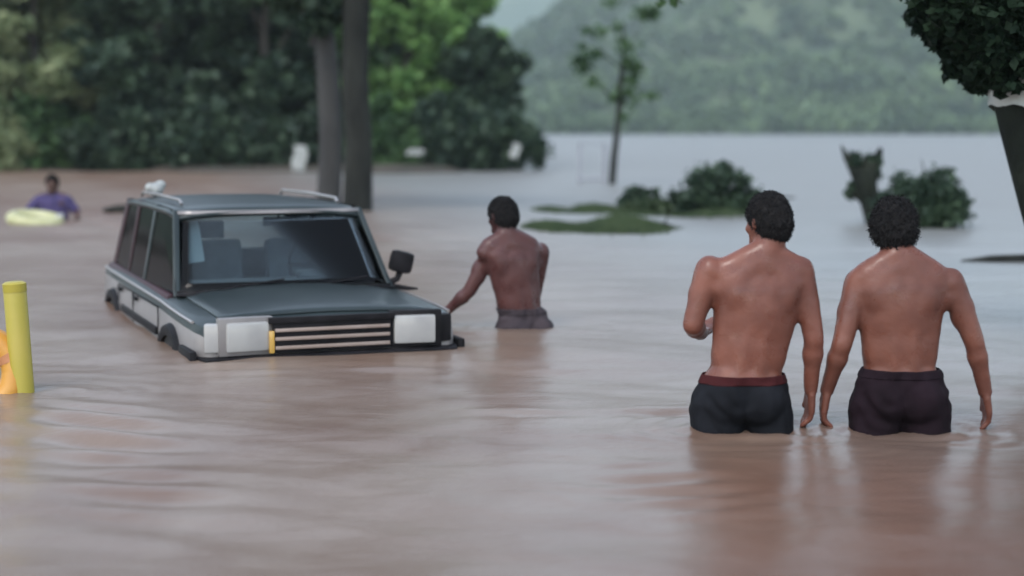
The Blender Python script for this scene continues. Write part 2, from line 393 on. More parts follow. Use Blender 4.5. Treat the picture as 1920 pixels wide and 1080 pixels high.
# left bank: a low spit of ground with a wood on it
M_BANK = mat('bank_soil', (.03, .028, .02), (.06, .05, .038), scale=1.5, rough=.9, bump=.05)
X, Y = np.meshgrid(np.linspace(-60, 2.5, 120), np.linspace(42, 150, 80))
shore = 45 + 1.3 * np.sin(X * .35) + .7 * np.sin(X * 1.1 + 2)
edge = -.2 + .9 * np.sin(Y * .13) - (Y - 45) * .03
Zb = np.minimum(sm((Y - shore + 1.5) / 4), sm((edge - X + 1.2) / 3)) * .98 - .8 + nz(X, Y, 3, 1) * .06
nr, nc = X.shape; idx = np.arange(nr * nc).reshape(nr, nc)
Fb = np.stack([idx[:-1, :-1], idx[:-1, 1:], idx[1:, 1:], idx[1:, :-1]], -1).reshape(-1, 4)
tag(mesh_np('left_bank', np.stack([X, Y, Zb], -1).reshape(-1, 3), Fb, M_BANK, smooth=True), kind='structure')

def pX(px, Y): return (px - 960) / FPX * (Y * math.cos(PITCH) + CAM_H * math.sin(PITCH))
GB = 'trees standing on the left bank'
TB = [  # px, Y, h, crown r, leaf, bark, label
 (-60, 52, 9.0, 3.0, L_OLIVE, 'olive green bank tree cut off by the left edge'),
 (70, 50, 7.6, 2.3, L_OLIVE, 'pale olive tree with bleached leaves, leftmost whole tree on the bank'),
 (190, 55, 8.8, 2.6, L_MID, 'mid green bushy tree to the right of the olive tree on the bank'),
 (300, 50.5, 8.0, 2.5, L_DARK, 'dark shaded tree above the left end of the car roof'),
 (400, 54, 9.4, 2.9, L_DARK, 'tallest dark tree behind the middle of the car roof'),
 (500, 50, 8.2, 2.4, L_DARK, 'dark tree behind the windscreen, just left of the big trunk'),
 (620, 56, 9.0, 2.6, L_MID, 'mid green tree hidden partly behind the big pale trunk'),
 (760, 52, 6.6, 2.1, L_LIGHT, 'bright yellow green tree to the right of the big dark trunk'),
 (845, 55, 6.3, 1.7, L_LIGHT, 'smaller bright green tree near the right end of the bank'),
 (905, 50.5, 3.9, 1.2, L_DARK, 'short dark tree at the right tip of the bank'),
]
for i, (px, Yt, h, cr, lm, lab) in enumerate(TB):
    tree('bank_tree', (pX(px, Yt), Yt, .2), h, cr, lm, M_BARK, lab, GB, nleaf=9000, size=.24, r0=.15, low=.22, seed=20 + i, lobes_n=12)
# a second row so that the wood has depth
for i, (px, Yt, h) in enumerate([(-150, 64, 10), (20, 68, 10.5), (140, 66, 10), (260, 70, 11), (370, 67, 11), (480, 70, 11), (590, 66, 10.5), (690, 69, 9.5)]):
    tree('bank_tree', (pX(px, Yt), Yt, .2), h, 3.4, [L_MID, L_DARK][i % 2], M_BARK,
         ['grey green tree far back behind the left edge', 'tall tree seen above the olive tree', 'back row tree above the purple shirted person', 'dark back row tree above the left car pillar',
          'highest back row tree above the car roof', 'back row tree above the middle of the windscreen', 'back row tree behind the pale trunk', 'back row tree between dark trunk and bright tree'][i],
         'trees in the back row on the left bank', nleaf=7000, size=.34, r0=.2, low=.12, seed=60 + i, lobes_n=12)
GU = 'undergrowth bushes along the left bank'
UL = ['olive bush at the left edge of the bank', 'green bush above the pale yellow float', 'bush above the purple shirted person', 'dark bush left of the car roof', 'dark bush above the car roof rack',
      'dark bush right above the middle of the car roof', 'bush left of the pale upright piece', 'dark bush between the pale piece and the big trunks', 'low bush just right of the dark trunk', 'bush under the bright green tree',
      'dark rounded bush above the man beside the car', 'last dark bush at the tip of the bank']
for i, px in enumerate([-20, 50, 125, 215, 300, 385, 470, 610, 720, 800, 880, 935]):
    Yt = 47.3 + (i * 7 % 5) * .35; r = 1.0 + (i * 5 % 4) * .12
    lb = [(0, 0, .75, r, .7, .95), (-.7, .2, .5, .6, .5, .6), (.75, .1, .55, .6, .5, .65), (.1, .3, 1.5, .7, .6, .7)]
    bush('bank_bush', (pX(px, Yt), Yt, 0), lb, [L_OLIVE, L_MID, L_MID, L_DARK, L_DARK, L_DARK, L_DARK, L_DARK, L_MID, L_DARK, L_DARK, L_DARK][i], UL[i], nleaf=2600, size=.17, group=GU)

# the two trunks in the flood behind the car
def big_trunk(name, pts, rr, bark, label, lobes, lm, nleaf=4000):
    root = empty(name, (pts[0][0], pts[0][1], -.8), 0, label, 'tree')
    off = Vector((pts[0][0], pts[0][1], -.8))
    bm = bmesh.new(); tube(bm, [Vector(p) - off for p in pts], rr, 16)
    top = Vector(pts[-1]) - off
    for k in range(5):
        a = k * 1.35; L = 1.5
        tube(bm, [top - Vector((0, 0, .5 + .2 * k)), top + Vector((math.cos(a) * L * .5, math.sin(a) * L * .5, .3)), top + Vector((math.cos(a) * L, math.sin(a) * L, .9))], [rr[-1] * .5, rr[-1] * .35, rr[-1] * .12], 8)
    bm_obj('trunk', bm, bark, root)
    V, F = crown_cloud([(l[0] - off.x, l[1] - off.y, l[2] - off.z, *l[3:]) for l in lobes], nleaf, .13)
    mesh_np('crown', V, F, lm, root)
    return root
Yt = 24.
big_trunk('flooded_tree', [(pX(672, Yt), Yt, -.8), (pX(670, Yt), Yt, 0), (pX(674, Yt), Yt, 1), (pX(668, Yt), Yt, 2), (pX(672, Yt), Yt, 3), (pX(676, Yt), Yt, 4.4)],
          [.27, .23, .20, .2, .2, .2], M_BARK_DARK, 'thick dark straight tree trunk rising from the flood behind the car', [(pX(560, Yt), Yt + 1, 4.1, 1.3, 1.3, .75), (pX(690, Yt), Yt, 4.9, 1.7, 1.7, .9), (pX(440, Yt), Yt + 2, 4.2, 1.2, 1.2, .7)], L_DARK, 6000)
Yt = 24.8
big_trunk('flooded_tree', [(pX(612, Yt), Yt, -.8), (pX(616, Yt), Yt, 0), (pX(622, Yt), Yt, 1), (pX(618, Yt), Yt, 2), (pX(610, Yt), Yt, 2.9), (pX(590, Yt), Yt, 3.8)],
          [.23, .19, .18, .17, .15, .12], M_BARK_PALE, 'pale grey forking tree trunk to the left of the dark trunk behind the car', [(pX(520, Yt), Yt + .5, 4.4, 1.2, 1.2, .6), (pX(585, Yt), Yt - .3, 3.0, .55, .5, .35), (pX(640, Yt), Yt - .4, 3.2, .5, .5, .35), (pX(520, Yt), Yt, 3.3, .5, .5, .3)], L_DARK, 6000)

# thin tree and white frame out in the flood
Yt = 36.
root = empty('thin_tree', (pX(1146, Yt), Yt, -.7), 0, 'thin sparse leaning tree standing alone in the bright flood water', 'tree')
bm = bmesh.new()
P = [(0, 0, 0), (.02, 0, .7), (.06, 0, 1.3), (.14, 0, 2.0), (.17, 0, 2.8), (.26, 0, 3.6), (.24, 0, 4.3)]
tube(bm, P, [.10, .085, .08, .07, .055, .04, .015], 8)
for (z, dx, dz) in ((2.1, .5, .5), (2.5, -.55, .6), (2.9, .5, .5), (3.3, -.5, .5), (3.6, .45, .5), (2.3, .28, .7)):
    tube(bm, [(.17, 0, z), (.17 + dx * .6, .05, z + dz * .5), (.17 + dx, .1, z + dz)], [.025, .016, .005], 5)
bm_obj('trunk', bm, M_BARK_DARK, root)
V, F = crown_cloud([(.5, .1, 2.8, .7, .3, .4), (-.3, .1, 3.3, .7, .3, .5), (.2, 0, 2.5, .35, .2, .5), (.5, .1, 3.6, .8, .3, .4), (-.2, .1, 3.95, .7, .3, .4), (.3, 0, 4.4, .7, .4, .45)], 1000, .09)
mesh_np('crown', V, F, L_MID, root)

M_PALEGREY = mat('pale_grey_paint', (.2, .21, .24), (.26, .27, .30), scale=8, rough=.5)
M_WHITE = mat('white_paint', (.62, .64, .66), (.72, .72, .72), scale=8, rough=.5)
Yt = 36.2
root = empty('frame_gate', (pX(1112, Yt), Yt, -.7), 0, 'low white painted metal frame standing in the flood left of the thin tree', 'gate')
bm = bmesh.new()
pass
for x in (-.30, .26):
    bm = bmesh.new(); tube(bm, [(x, 0, 0), (x, 0, 1.62)], .04, 8)
    bm_obj('post', bm, M_PALEGREY, root)
bm = bmesh.new(); tube(bm, [(-.35, 0, .80), (.3, 0, .80)], .03, 6); bm_obj('rail', bm, M_PALEGREY, root)
bm = bmesh.new(); tube(bm, [(-.33, 0, 1.6), (.28, 0, 1.6)], .012, 6); bm_obj('rail', bm, M_PALEGREY, root)

# bushes of the islet
def at(px, py, Y):   # point where the pixel's ray meets depth plane Y
    a = PITCH + math.atan((py - 540) / FPX); return (pX(px, Y), Y, CAM_H - Y * math.tan(a))
Yt = 23.3
bush('islet_bush', (pX(1345, Yt), Yt, 0), [(0, 0, .30, .50, .4, .40), (-.34, 0, .2, .34, .3, .28), (.36, 0, .16, .36, .3, .28), (.0, -.1, .55, .26, .25, .2), (.1, .1, .1, .66, .4, .18)],
     L_DARK, 'largest rounded dark green bush on the islet, behind the man with the maroon waistband', nleaf=6500, size=.06)
Yt = 24.
bush('islet_bush', (pX(1203, Yt), Yt, 0), [(0, 0, .16, .26, .25, .2), (-.12, 0, .08, .22, .2, .14), (.12, 0, .22, .16, .2, .14)], L_DARK,
     'small dark bush at the left end of the islet', nleaf=1900, size=.05)
Yt = 23.6
bush('islet_bush', (pX(1255, Yt), Yt, 0), [(-.1, 0, .06, .5, .4, .14), (.2, 0, .10, .4, .3, .2)], L_GRASS, 'low flattened green growth between the two rounded bushes', nleaf=1500, size=.06)
# half drowned grass mat
def weed_mat(name, px0, px1, Y, w, lab, nb, hgt=.10):
    x0, x1 = pX(px0, Y), pX(px1, Y); c = (x0 + x1) / 2; hw = (x1 - x0) / 2
    t = RNG.uniform(-1, 1, nb); yy = RNG.normal(0, .4, nb) * w * np.sqrt(np.clip(1 - t * t, .05, 1))
    Vv = []; Ff = []
    bx = t * hw; hh = hgt * np.sqrt(np.clip(1 - t ** 2, .05, 1)) * RNG.uniform(.3, 1.2, nb) * (.7 + .5 * np.sin(t * 5))
    lx = RNG.normal(.03, .06, nb); ly = RNG.normal(0, .04, nb)
    for a, b_, h_, p, q in zip(bx, yy, hh, lx, ly):
        k = len(Vv); w_ = .009
        Vv += [(a - w_, b_, -.06), (a + w_, b_ + .004, -.06), (a + p * .6 + w_ * .8, b_ + q * .6, h_ * .7), (a + p * 1.6, b_ + q, h_), (a + p * .6 - w_ * .8, b_ + q * .6, h_ * .7)]
        Ff.append((k, k + 1, k + 2, k + 3, k + 4))
    return tag(mesh_np(name, np.array(Vv), np.array(Ff), L_GRASS, loc=(c, Y, 0)), lab, 'weeds', kind='stuff')
weed_mat('drowned_weeds', 985, 1270, 19.8, 1.1, 'flat mat of half drowned green weeds in front of the islet', 16000, .12)
weed_mat('drowned_weeds', 1150, 1450, 23.2, .8, 'weeds fringing the foot of the islet bushes', 9000, .09)
weed_mat('drowned_weeds', 1000, 1180, 24.5, 1.2, 'grey green weeds behind the flat weed mat', 6000, .06)

def drift(name, loc, pts, rr, label, cat='branch', m_=None):
    bm = bmesh.new(); tube(bm, pts, rr, 8)
    # a broken side twig
    p = Vector(pts[len(pts) // 2]); tube(bm, [p, p + Vector((.3 * rr[0] * 4, .02, rr[0] * 2.5)), p + Vector((.5 * rr[0] * 5, .05, rr[0] * 5))], [rr[0] * .5, rr[0] * .35, rr[0] * .1], 6)
    return tag(bm_obj(name, bm, m_ or M_BARK_DARK, None, loc=loc), label, cat)
drift('drift_branch', (pX(1465, 28.3), 28.3, 0), [(-.3, 0, .0), (-.05, .02, .025), (.25, 0, .02)], [.02, .025, .012], 'short stick floating to the right of the largest islet bush')
drift('drift_branch', (pX(1245, 20), 20, 0), [(-.12, 0, .0), (0, .02, .03), (.12, 0, .0)], [.03, .035, .02], 'small dark snag at the right tip of the weed mat')
drift('drift_branch', (pX(1960, 14.8), 14.8, 0), [(-.78, 0, -.01), (-.5, .02, .02), (.2, 0, .035), (1.2, .1, .03)], [.02, .035, .045, .05], 'long black branch lying on the water at the right edge')
drift('drift_branch', (pX(222, 23.5), 23.5, 0), [(-.22, 0, .04), (-.02, .02, .05), (.16, 0, .07), (.3, 0, .02)], [.03, .07, .06, .03], 'dark driftwood floating left of the car roof')

# broad forked stump and bush behind the right person
Yt = 21.
root = empty('forked_stump', (pX(1640, Yt), Yt, -.7), 0, 'dark forked tree stump with stubby limbs behind the head of the rightmost man', 'stump')
bm = bmesh.new()
tube(bm, [(.08, 0, 0), (.04, 0, .65), (-.06, 0, .95), (-.15, 0, 1.25), (-.18, 0, 1.42)], [.2, .15, .13, .16, .13], 10)
tube(bm, [(-.15, 0, 1.15), (-.28, 0, 1.4), (-.38, 0, 1.55), (-.46, .02, 1.72)], [.11, .08, .05, .012], 8)
tube(bm, [(-.15, 0, 1.15), (-.05, 0, 1.38), (.02, 0, 1.55), (.06, 0, 1.68)], [.13, .12, .07, .03], 8)
tube(bm, [(-.12, 0, .98), (-.3, 0, 1.1), (-.36, 0, 1.2)], [.07, .05, .015], 8)
tube(bm, [(-.1, .0, 1.2), (-.12, 0, 1.5), (-.14, 0, 1.6)], [.13, .07, .02], 8)
bm_obj('trunk', fuse(bm, .012, 5), M_BARK_BLACK, root)
V, F = crown_cloud([(-.2, 0, 1.5, .2, .12, .12), (-.02, 0, 1.45, .13, .1, .15), (-.36, 0, 1.1, .08, .08, .14)], 900, .05)
mesh_np('foliage', V, F, L_DARK, root)
Yt = 20.
root = bush('dark_bush', (pX(1730, Yt), Yt, 0), [(0, 0, .33, .48, .35, .38), (-.22, 0, .18, .38, .3, .28), (.27, 0, .27, .3, .3, .27), (.0, -.1, .12, .54, .3, .22)], L_DARK,
            'wide dark bush with a bent twig on top, behind the bushy haired man', nleaf=8000, size=.055)
bm = bmesh.new(); tube(bm, [(.1, 0, .3), (.16, 0, .62), (.24, 0, .72), (.32, 0, .68), (.40, 0, .58), (.5, 0, .55)], [.02, .022, .024, .02, .015, .006], 7)
bm_obj('twig', bm, M_BARK_DARK, root)
bm = bmesh.new(); tube(bm, [(-.05, 0, .3), (.0, 0, .7), (-.04, 0, .86)], [.015, .01, .004], 6); tube(bm, [(.02, 0, .3), (.06, 0, .68), (.12, 0, .78)], [.015, .01, .004], 6)
bm_obj('twig', bm, M_BARK_DARK, root)

# near tree leaning in at the right edge
Yt = 9.2
root = empty('leaning_tree', (at(2060, 640, Yt)[0], Yt, -.75), 0, 'dark leaning tree at the right edge with a leafy crown hanging into the corner', 'tree')
off = Vector((at(2060, 640, Yt)[0], Yt, -.75))
bm = bmesh.new()
L = [at(2060, 660, Yt), at(2030, 500, Yt), at(1985, 360, Yt), at(1945, 220, Yt), at(1915, 120, Yt), at(1890, 0, Yt), at(1900, -200, Yt)]
tube(bm, [Vector((0, 0, 0))] + [Vector(p) - off for p in L], [.32, .28, .27, .26, .26, .25, .2, .14], 16)
for (a, b_) in (((1915, 60), (1760, 20)), ((1920, 0), (1740, -90)), ((1925, 150), (1870, 130)), ((1930, -40), (2080, -120))):
    p, q = Vector(at(*a, Yt)) - off, Vector(at(*b_, Yt - .2)) - off
    tube(bm, [p, (p + q) / 2 + Vector((0, 0, .05)), q], [.07, .045, .01], 8)
bm_obj('trunk', bm, M_BARK_BLACK, root)
lob = []
for (px, py, rx, rz) in ((1760, 30, .15, .12), (1820, 90, .16, .14), (1850, 60, .2, .2), (1880, 105, .15, .11), (1835, 125, .10, .10), (1845, 165, .05, .05), (1910, 90, .2, .2), (1800, 40, .2, .15), (1840, 110, .18, .14), (1900, 60, .3, .25), (1860, 120, .1, .1), (1960, 0, .4, .4), (1750, 0, .17, .12), (1790, -10, .22, .16), (1870, 40, .24, .22), (1895, 105, .17, .17), (1860, -60, .3, .2), (1960, 60, .28, .3), (1930, -60, .35, .3), (1740, -35, .16, .1), (2050, -20, .4, .4), (2000, 90, .25, .15)):
    for dy in (-.18, .2):
        p = Vector(at(px, py, Yt)) - off; lob.append((p.x, dy, p.z, rx, .25, rz))
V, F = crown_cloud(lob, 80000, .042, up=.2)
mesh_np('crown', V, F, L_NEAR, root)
for (px, py, n_) in ((1240, -10, 0),):
    pass
# hanging spray of leaves at the top edge of the view
Yh = 12.
root = empty('hanging_spray', at(1250, -160, Yh), 0, 'thin leafy spray of an overhead tree dipping in at the top edge', 'branch')
bm = bmesh.new(); o0 = Vector(at(1250, -160, Yh))
tube(bm, [(2.6, .3, 1.2), (1.2, .1, .5), (.1, 0, .05), (-.02, 0, -.42), (-.06, 0, -.62)], [.05, .035, .02, .01, .004], 7)
bm_obj('stem', bm, M_BARK_DARK, root)
V, F = crown_cloud([(.04, 0, -.5, .12, .1, .12), (-.02, 0, -.62, .06, .06, .08), (.3, 0, -.35, .25, .2, .12), (1.6, .1, .0, .9, .3, .35)], 1300, .05)
mesh_np('leaves', V, F, L_MID, root)

# pale plastic sheet wrapped round the leaning trunk
M_PALEPIECE = mat('pale_piece', (.24, .26, .25), (.32, .33, .32), scale=6, rough=.45, bump=.006, bscale=14)
c0, c1 = Vector(at(1934, 148, Yt)), Vector(at(1952, 213, Yt))
Vv, Ff = [], []; NA, NZ = 40, 8
for j in range(NZ + 1):
    t = j / NZ; c = c0.lerp(c1, t)
    for i in range(NA):
        a = 2 * math.pi * i / NA; r = .315 + .012 * math.sin(5 * a + 6 * t) + .008 * math.sin(13 * a + 3 * t)
        droop = .02 * math.sin(2 * a + 1) + .03 * math.cos(a - math.pi) * (-1) ** 0 * (t)
        Vv.append((c.x - c0.x + math.cos(a) * r, math.sin(a) * r, c.z - c0.z + droop + .012 * math.sin(7 * a)))
Ff = [(j * NA + i, j * NA + (i + 1) % NA, (j + 1) * NA + (i + 1) % NA, (j + 1) * NA + i) for j in range(NZ) for i in range(NA)]
o = tag(mesh_np('plastic_sheet', Vv, Ff, mat('bright_plastic', (.36, .39, .37), (.48, .50, .48), scale=6, rough=.45), smooth=True, loc=c0), 'pale plastic sheet wrapped round the leaning trunk at the right edge', 'sheet')

# pale pieces added for bright water seen through the trees; scraps at the tip
def scrap(loc, w, h, label):  # scraps, and the pale pieces standing in for bright water
    Vv, Ff = [], []; A, B = 8, 10
    for j in range(B + 1):
        for i in range(A + 1):
            u, v = i / A - .5, j / B - .5
            Vv.append((u * w * (1 - .5 * abs(v)) + .05 * math.sin(6 * v), .08 * math.sin(9 * u + 4 * v) * w, v * h))
    Ff = [(j * (A + 1) + i, j * (A + 1) + i + 1, (j + 1) * (A + 1) + i + 1, (j + 1) * (A + 1) + i) for j in range(B) for i in range(A)]
    o = mesh_np('pale_piece', Vv, Ff, M_PALEPIECE, smooth=True, loc=loc)
    s = o.modifiers.new('thick', 'SOLIDIFY'); s.thickness = .02
    return tag(o, label, 'sheet')
Ys = 45.
scrap(at(562, 297, Ys), .42, .72, 'pale upright piece for bright water showing under the trees left of the big trunks')
scrap(at(686, 313, Ys), .18, .26, 'small pale piece for bright water showing just right of the dark trunk')
scrap(at(779, 285, Ys), .5, .16, 'grey white piece for bright water showing low under the bright green tree')
scrap(at(966, 283, 46), .26, .42, 'pale scrap at the very tip of the bank')
Ys = 74.
bush('tip_bush', (pX(995, Ys), Ys, 0), [(0, 0, .25, .7, .5, .35), (.2, 0, .55, .4, .4, .3), (-.3, 0, .5, .3, .3, .25)], L_MID, 'small far bush standing in the water right of the bank tip', nleaf=1500, size=.14)
scrap(at(1004, 270, Ys - .8), .62, .45, 'white sheet hanging on the small far bush')

# ------------------------------------------------------------------ the car
M_SILVER = mat('silver_paint', (.17, .16, .158), (.24, .225, .22), scale=2.5, rough=.4, metal=.2, coat=.25)
M_DKPAINT = mat('dark_green_paint', (.014, .022, .024), (.024, .034, .036), scale=2.5, rough=.38, coat=.08, spec=.25)
M_WINE = mat('wine_paint', (.022, .007, .010), (.035, .012, .016), scale=2, rough=.5, spec=.25)
M_BLACK = mat('black_plastic', (.005, .005, .006), (.012, .011, .013), scale=9, rough=.6, spec=.15)
M_RUBBER = mat('rubber', (.012, .012, .012), rough=.85)
M_CHROME = mat('chrome', (.40, .37, .36), rough=.35, metal=.8)
M_GBAR = mat('grille_metal', (.26, .20, .17), (.32, .26, .23), scale=6, rough=.45, metal=.3)  # tan of the muddy water's reflection put into the bar colour
M_LENS = mat('lamp_lens', (.27, .27, .27), (.33, .33, .32), scale=5, rough=.25, coat=.5)
M_AMBER = mat('amber_lens', (.45, .27, .05), rough=.2, coat=1)
M_GLASS = glass_mat('window_glass', (.80, .88, .90), .30)
M_GLASS_DK = glass_mat('tinted_glass', (.12, .125, .14), .35)
M_SEAT = mat('seat_cloth', (.09, .10, .115), (.14, .15, .16), scale=8, rough=.9)
M_PALE = mat('pale_interior', (.55, .62, .64), rough=.7)

CAR_YAW = R(22)
car = empty('small_suv', (-.98, 8.62, 0), CAR_YAW, 'dark green and silver boxy car sunk to its headlights in the muddy flood', 'car')
# lower body, section by section, front to rear: y, half width, belt height, top height at the middle
SEC = [(0.00, .655, .150, .205), (.03, .70, .185, .225), (.10, .725, .195, .235), (.35, .738, .205, .250), (.70, .742, .215, .268), (.98, .742, .225, .285), (1.10, .742, .228, .24),
       (1.6, .745, .232, .20), (2.3, .745, .238, .20), (3.0, .74, .24, .20), (3.45, .725, .24, .20), (3.56, .69, .23, .20), (3.60, .64, .19, .19)]
Vv, Ff, fm = [], [], []
PROF = 10
for (y, w, bz, tz) in SEC:
    half = [(0, -.34), (w - .12, -.34), (w - .02, -.26), (w + .008, -.10), (w + .012, .05), (w + .002, bz - .055), (w - .012, bz - .012), (w - .045, bz + .006), (w * .62, (bz + tz * 2) / 3 + .004), (0, tz)]
    for s in (1,):
        for (x, z) in half: Vv.append((x, y, z))
    for (x, z) in half[1:-1][::-1]: Vv.append((-x, y, z))
n_ = 18
for j in range(len(SEC) - 1):
    for i in range(n_):
        Ff.append((j * n_ + i, j * n_ + (i + 1) % n_, (j + 1) * n_ + (i + 1) % n_, (j + 1) * n_ + i))
        k = i if i < 9 else 17 - i
        fm.append(0 if k < 5 else 1)
Ff.append(tuple(range(n_))[::-1]); fm.append(0); Ff.append(tuple((len(SEC) - 1) * n_ + i for i in range(n_))); fm.append(0)
o = mesh_np('body', Vv, Ff, [M_SILVER, M_DKPAINT], car, smooth=True, fmat=fm)
bm = bmesh.new(); bm.from_mesh(o.data); bmesh.ops.recalc_face_normals(bm, faces=bm.faces)
for e_ in bm.edges:
    if len(e_.link_faces) == 2 and e_.calc_face_angle(0) > R(38): e_.smooth = False
bm.to_mesh(o.data); bm.free()
# bonnet panel with a raised centre
Vv, Ff = [], []; A, B = 16, 12
for j in range(B + 1):
    t = j / B; y = .03 + t * .90
    for i in range(A + 1):
        u = i / A * 2 - 1; hw = .60 + .02 * t
        tz = np.interp(y, [s[0] for s in SEC], [s[3] for s in SEC]); bz = np.interp(y, [s[0] for s in SEC], [s[2] for s in SEC]); w = np.interp(y, [s[0] for s in SEC], [s[1] for s in SEC])
        x = u * hw; ax = abs(x)
        zb = tz + (((bz + tz * 2) / 3 + .004) - tz) * min(ax / (w * .62), 1) if ax < w * .62 else ((bz + tz * 2) / 3 + .004) + (bz + .006 - ((bz + tz * 2) / 3 + .004)) * (ax - w * .62) / (w - .045 - w * .62)
        Vv.append((x, y, zb + .010 + .012 * (1 - sm((ax - .26) / .1)) * sm(t * 5) ))
Ff = [(j * (A + 1) + i, j * (A + 1) + i + 1, (j + 1) * (A + 1) + i + 1, (j + 1) * (A + 1) + i) for j in range(B) for i in range(A)]
o = mesh_np('bonnet', Vv, Ff, M_DKPAINT, car, smooth=True); s_ = o.modifiers.new('t', 'SOLIDIFY'); s_.thickness = .008; s_.offset = -1
# front end
bm = bmesh.new(); box(bm, (0, -.012, .115), (.66, .03, .19)); box(bm, (0, -.022, .198), (.70, .03, .035)); bm_obj('grille', bm, M_BLACK, car, bevel=.005)
gr = car.children[-1]
for z in (.146, .10, .052):
    bm = bmesh.new(); box(bm, (0, -.036, z), (.64, .014, .019)); bm_obj('grille_bar', bm, M_GBAR, gr, bevel=.004)
for s in (-1, 1):
    bm = bmesh.new(); yaw = Matrix.Rotation(-s * R(6), 3, 'Z')
    box(bm, (s * .475, .005, .12), (.30, .06, .205), yaw); h_ = bm_obj('headlight_surround', bm, M_SILVER if s < 0 else M_BLACK, car, bevel=.01)
    bm = bmesh.new(); box(bm, (s * .468, -.012, .118), (.235, .06, .158), yaw); hl = bm_obj('headlight', bm, M_LENS, car, bevel=.016)
    bm = bmesh.new(); box(bm, (s * .640, .03, .115), (.085, .09, .155), Matrix.Rotation(-s * R(-20), 3, 'Z')); bm_obj('indicator', bm, M_LENS if s < 0 else M_BLACK, car, bevel=.014)
bm = bmesh.new(); box(bm, (-.338, -.02, .085), (.028, .05, .12)); bm_obj('side_lamp', bm, M_AMBER, car, bevel=.006)
bm = bmesh.new()
hexa(bm, [(-.72, -.06, -.20), (.72, -.06, -.20), (.74, .12, -.20), (-.74, .12, -.20), (-.70, -.075, .012), (.70, -.075, .012), (.765, .10, .02), (-.765, .10, .02)])
bm_obj('bumper', bm, M_BLACK, car, bevel=.015)
# corner overrider pieces wrapping to the sides
for s in (-1, 1):
    bm = bmesh.new(); box(bm, (s * .752, .16, -.03), (.04, .34, .16)); bm_obj('bumper_corner', bm, M_BLACK, car, bevel=.015)
# wheels and flares
for (yy) in (.66, 2.86):
    for s in (-1, 1):
        bm = bmesh.new(); seg = 22
        vo = []
        for k in range(seg + 1):
            a = math.pi * k / seg
            co, si = math.cos(a), math.sin(a)
            vo.append([bm.verts.new((s * xx, yy + co * rr, -.30 + si * rr * .98)) for xx, rr in ((.735, .36), (.775, .365), (.785, .39), (.778, .425), (.74, .44))])
        for a_, b_ in zip(vo, vo[1:]):
            for i in range(4): bm.faces.new((a_[i], a_[i + 1], b_[i + 1], b_[i]))
        bm_obj('wheel_arch', bm, M_BLACK, car)
        bm = bmesh.new()
        r = bmesh.ops.create_cone(bm, cap_ends=True, segments=28, radius1=.365, radius2=.365, depth=.02, matrix=Matrix.Translation((s * .748, yy, -.30)) @ Matrix.Rotation(R(90), 4, 'Y'))
        bm_obj('arch_liner', bm, M_RUBBER, car)
        wh = bpy.data.objects.new('wheel', None); COL.objects.link(wh); wh.parent = car; wh.location = (s * .70, yy, -.34)
        bm = bmesh.new(); bmesh.ops.create_cone(bm, cap_ends=True, segments=36, radius1=.32, radius2=.32, depth=.19, matrix=Matrix.Rotation(R(90), 4, 'Y')); bm_obj('tyre', bm, M_RUBBER, wh, bevel=.025)
        bm = bmesh.new(); bmesh.ops.create_cone(bm, cap_ends=True, segments=24, radius1=.19, radius2=.17, depth=.20, matrix=Matrix.Rotation(R(90), 4, 'Y')); box(bm, (s * .1, 0, 0), (.02, .1, .1)); bm_obj('rim', bm, M_CHROME, wh, bevel=.01)
# side mouldings, bright belt strip, door handles, door gaps
sidex = lambda y: np.interp(y, [s[0] for s in SEC], [s[1] for s in SEC]); beltz = lambda y: np.interp(y, [s[0] for s in SEC], [s[2] for s in SEC])
for s in (-1, 1):
    bm = bmesh.new(); tube(bm, [(s * (sidex(y) - .002), y, beltz(y) - .008) for y in (.14, .4, .7, 1.0, 1.5, 2.2, 3.0, 3.42)], .009, 6); bm_obj('belt_strip', bm, M_CHROME, car)
    bm = bmesh.new(); box(bm, (s * .76, 1.76, .035), (.02, 1.35, .045)); bm_obj('side_moulding', bm, M_BLACK, car, bevel=.006)
    bm = bmesh.new(); box(bm, (s * .751, 1.78, -.02), (.012, 1.6, .012)); bm_obj('sill_strip', bm, M_BLACK, car)
    for (y0, y1) in ((1.06, 1.98), (2.0, 2.62)):
        bm = bmesh.new()
        for yb in (y0, y1): box(bm, (s * (.7545), yb, .07), (.006, .006, .22))
        box(bm, (s * .7535, (y0 + y1) / 2, .178), (.006, y1 - y0 + .004, .006))
        d_ = bm_obj('door', bm, M_BLACK, car)
        bm = bmesh.new(); box(bm, (s * .765, y1 - .13, .155), (.02, .13, .024)); bm_obj('door_handle', bm, M_BLACK, d_, bevel=.006)
